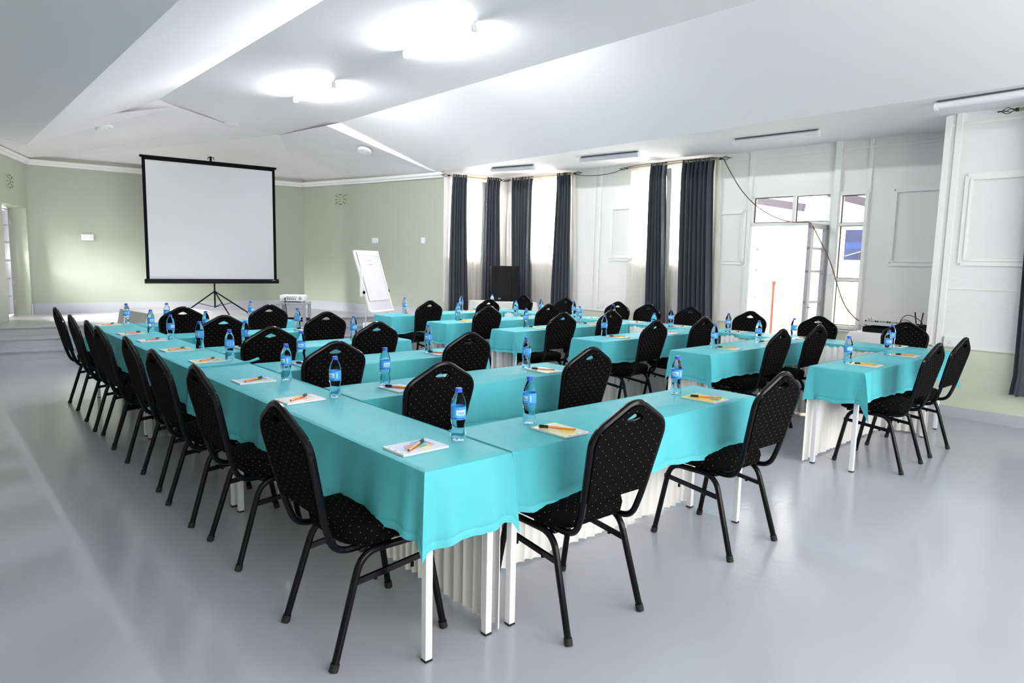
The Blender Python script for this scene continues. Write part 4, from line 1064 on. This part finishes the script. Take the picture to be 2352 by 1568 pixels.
rod('curtain rod at top right on the near wall', (NWX-.12, .2), (NWX-.12, 1.72), 2.975, Vector((-1, 0, 0)), (1.35,))

# ------------------------------------------------------------------ lamps and ceiling fittings
def lit_lamp(label, x, y0, y1, z):
    t = thing('ceiling_light', label, 'light', (x, (y0+y1)/2, z), 0, 'lit ceiling lights'); h = (y1-y0)/2
    bm = B(); box(bm, -.018, .018, -h, h, -.02, 0, 0, .004); obj('housing', bm, M['plastic'], t, False)
    bm = B(); tube(bm, [(0, -h+.03, -.046), (0, h-.03, -.046)], .030, 12); obj('tube', bm, M['tube_lit'], t)
    for s in (-1, 1):
        bm = B(); box(bm, -.03, .03, s*(h-.015)-.015, s*(h-.015)+.015, -.09, -.02, 0, .008); obj('end_cap', bm, M['plastic'], t)
lit_lamp('lit white tube light on the ceiling, the nearer one', 4.07, 5.20, 6.42, 3.70)
lit_lamp('lit white tube light on the ceiling, nearer the stage', 4.11, 8.12, 9.30, 3.70)
def off_lamp(label, p, q):
    p, q = Vector((*p, ZC)), Vector((*q, ZC)); L = (q-p).length; d = q-p
    t = thing('batten_light', label, 'light', ((p.x+q.x)/2, (p.y+q.y)/2, ZC), math.atan2(d.y, d.x)-PI/2, 'unlit batten lights'); h = L/2
    bm = B(); box(bm, -.026, .026, -h+.02, h-.02, -.014, 0); obj('base', bm, M['lampbase'], t, False)
    bm = B(); tube(bm, [(0, -h+.02, -.044), (0, h-.02, -.044)], .036, 12); obj('cover', bm, M['tube_off'], t)
    for s in (-1, 1):
        bm = B(); tube(bm, [(0, s*(h-.025), -.046), (0, s*h, -.046)], .041, 12); obj('end_cap', bm, M['plastic'], t)
off_lamp('unlit batten light by the corner curtains, farthest on the right soffit', (7.33, 8.86), (7.53, 8.03))
off_lamp('unlit batten light second from the corner curtains on right soffit', (7.45, 6.95), (7.58, 5.98))
off_lamp('unlit batten light on the soffit in front of the door', (7.62, 4.56), (7.70, 3.55))
off_lamp('unlit batten light at the top right, above the near wall', (7.16, 2.24), (7.10, 1.10))
def fitting(label, loc, nrm):
    t = thing('ceiling_fitting', label, 'light', loc, 0, 'round ceiling fittings'); t.rotation_euler = Vector(nrm).to_track_quat('Z', 'Y').to_euler()
    bm = B(); lathe(bm, [(.125, -.01), (.125, .012), (.115, .03), (.09, .038)], 28); obj('body', bm, M['plastic'], t)
    for k in range(3):
        b2 = B(); lathe(b2, [(.007, .036), (.007, .040)], 8, (-.025+.025*k, .08)); obj('indicator', b2, M['greymetal'], t)
fitting('round white ceiling fitting on the left slope above the stage', (2.30, 12.10, 3.38), (.25, -.25, -1))
fitting('round white ceiling fitting above the projection screen', (4.17, 11.95, 3.69), (0, 0, -1))
fitting('round white ceiling fitting right of the screen near the bright seam', (5.96, 10.66, 3.33), (-.35, -.2, -1))

# vents, sockets and switches on the walls
def vent(label, loc, rz, w=.34, h=.22):
    t = thing('wall_vent', label, 'vent', loc, rz, 'pierced wall vents')
    bm = B(); box(bm, -w/2, w/2, -.012, .01, -h/2, h/2, 0, .004); obj('block', bm, M['vent'], t, False)
    bm = B()
    for a, r0, r1 in ((0, .5, .9), (PI, .5, .9), (PI/2, .9, .9), (-PI/2, .9, .9), (.65, .5, 1.0), (PI-.65, .5, 1.0), (-.65, .5, 1.0), (PI+.65, .5, 1.0)):
        if abs(abs(a)-PI/2) < .01: obox(bm, (-.05, -.013, math.copysign(h*.42, a)), (.05, -.013, math.copysign(h*.42, a)), .004, .012)
        else: obox(bm, (math.cos(a)*w/2*r0, -.013, math.sin(a)*h*.62*r0), (math.cos(a)*w/2*r1, -.013, math.sin(a)*h*.62*r1), .004, .012)
    obox(bm, (0, -.013, -.05), (0, -.013, .05), .004, .008, up=(0, 1, 0))
    obj('slots', bm, M['vent_dark'], t, False)
c12 = Vector((C2[0]-C1[0], C2[1]-C1[1])); a12 = math.atan2(c12.y, c12.x)
vent('pierced vent block high on the green wall right of screen', (6.495, 12.59, 2.645), a12)
c0l = Vector((C0[0]-CL[0], C0[1]-CL[1])); al = math.atan2(c0l.y, c0l.x)
vent('pierced vent block high on the left wall above the stage door', (1.185, 13.32, 2.56), al)
def plate(label, loc, rz, w, h, kind='socket', depth=.012):
    t = thing('wall_socket' if kind == 'socket' else 'light_switch', label, kind, loc, rz)
    bm = B(); box(bm, -w/2, w/2, -depth, .004, -h/2, h/2, 0, .003); obj('plate', bm, M['plastic'], t, False)
    bm = B()
    for s in ((-1, 1) if kind == 'socket' else (0,)):
        box(bm, s*w*.25-.010, s*w*.25+.010, -depth-.004, -depth+.001, h*.12, h*.34)
    obj('rocker', bm, M['trim'], t, False)
    if kind == 'socket':
        bm = B()
        for s in (-1, 1):
            for dx, dz in ((0, -.004), (-.011, -.022), (.011, -.022)): box(bm, s*w*.25+dx-.003, s*w*.25+dx+.003, -depth-.001, -depth+.001, dz-.004, dz+.004)
        obj('pin_holes', bm, M['greymetal'], t, False)
ab = math.atan2(C1[1]-C0[1], C1[0]-C0[0]); a23 = math.atan2(C3[1]-C2[1], C3[0]-C2[0])
plate('white double socket on the green wall left of the screen', (2.335, 14.10, 1.745), ab, .19, .11)
plate('white double socket on the green wall above the flip chart', (6.74, 11.66, 1.83), a23, .16, .10)
plate('white single switch on green wall beside leftmost curtain', (7.00, 10.39, 1.83), a23, .09, .11, 'switch')
rd = math.atan2(_dir.y, _dir.x)+PI
plate('white double socket low on the wall between the two curtained windows', DW(7.36, .80, .004), rd, .15, .09)
plate('large white double socket on the near wall at the corner', (NWX-.004, 2.06, .77), -PI/2, .22, .10, depth=.035)
bm = B(); box(bm, -.012, 0, -.028, .028, 1.40, 1.60, 0, .003); 
o = obj('light_switch', bm, M['plastic'], None, False); o.location = DW(3.70, 0, .062); tag(o, 'white switch plate on the post beside the door', 'switch')

# loose cables on the right wall
bm = B(); cp = [(8.47, 5.22, 2.96), (8.43, 5.05, 2.72), (8.42, 4.89, 2.50), (8.41, 4.67, 2.29), (8.41, 4.44, 2.15), (8.41, 4.25, 2.075), (8.38, 4.08, 2.045), (8.20, 3.82, 2.035), (8.19, 3.79, 2.01), (8.19, 3.63, 1.74), (8.19, 3.53, 1.56), (8.19, 3.44, 1.31), (8.19, 3.34, 1.06), (8.19, 3.22, .92), (8.17, 3.08, .845), (8.16, 3.02, .83)]
tube(bm, fillet(cp, .12, 3), .006, 6); tag(obj('hanging_cable', bm, M['cable_red']), 'thin brown cable swagged from curtain rod over the door to the mixer', 'cable')
bm = B(); cp = [DW(7.96, 2.965, .10), DW(7.80, 2.92, .05), DW(7.45, 2.90, .03), DW(7.15, 2.92, .03), DW(6.92, 2.965, .06), DW(6.78, 2.985, .11), DW(6.3, 2.99, .11), DW(5.9, 2.99, .11), DW(5.32, 2.985, .10), DW(5.24, 2.95, .10)]
tube(bm, fillet(cp, .15, 3), .005, 6); tag(obj('wall_cable', bm, M['cable']), 'black cable running along the wall top between the two rods', 'cable')
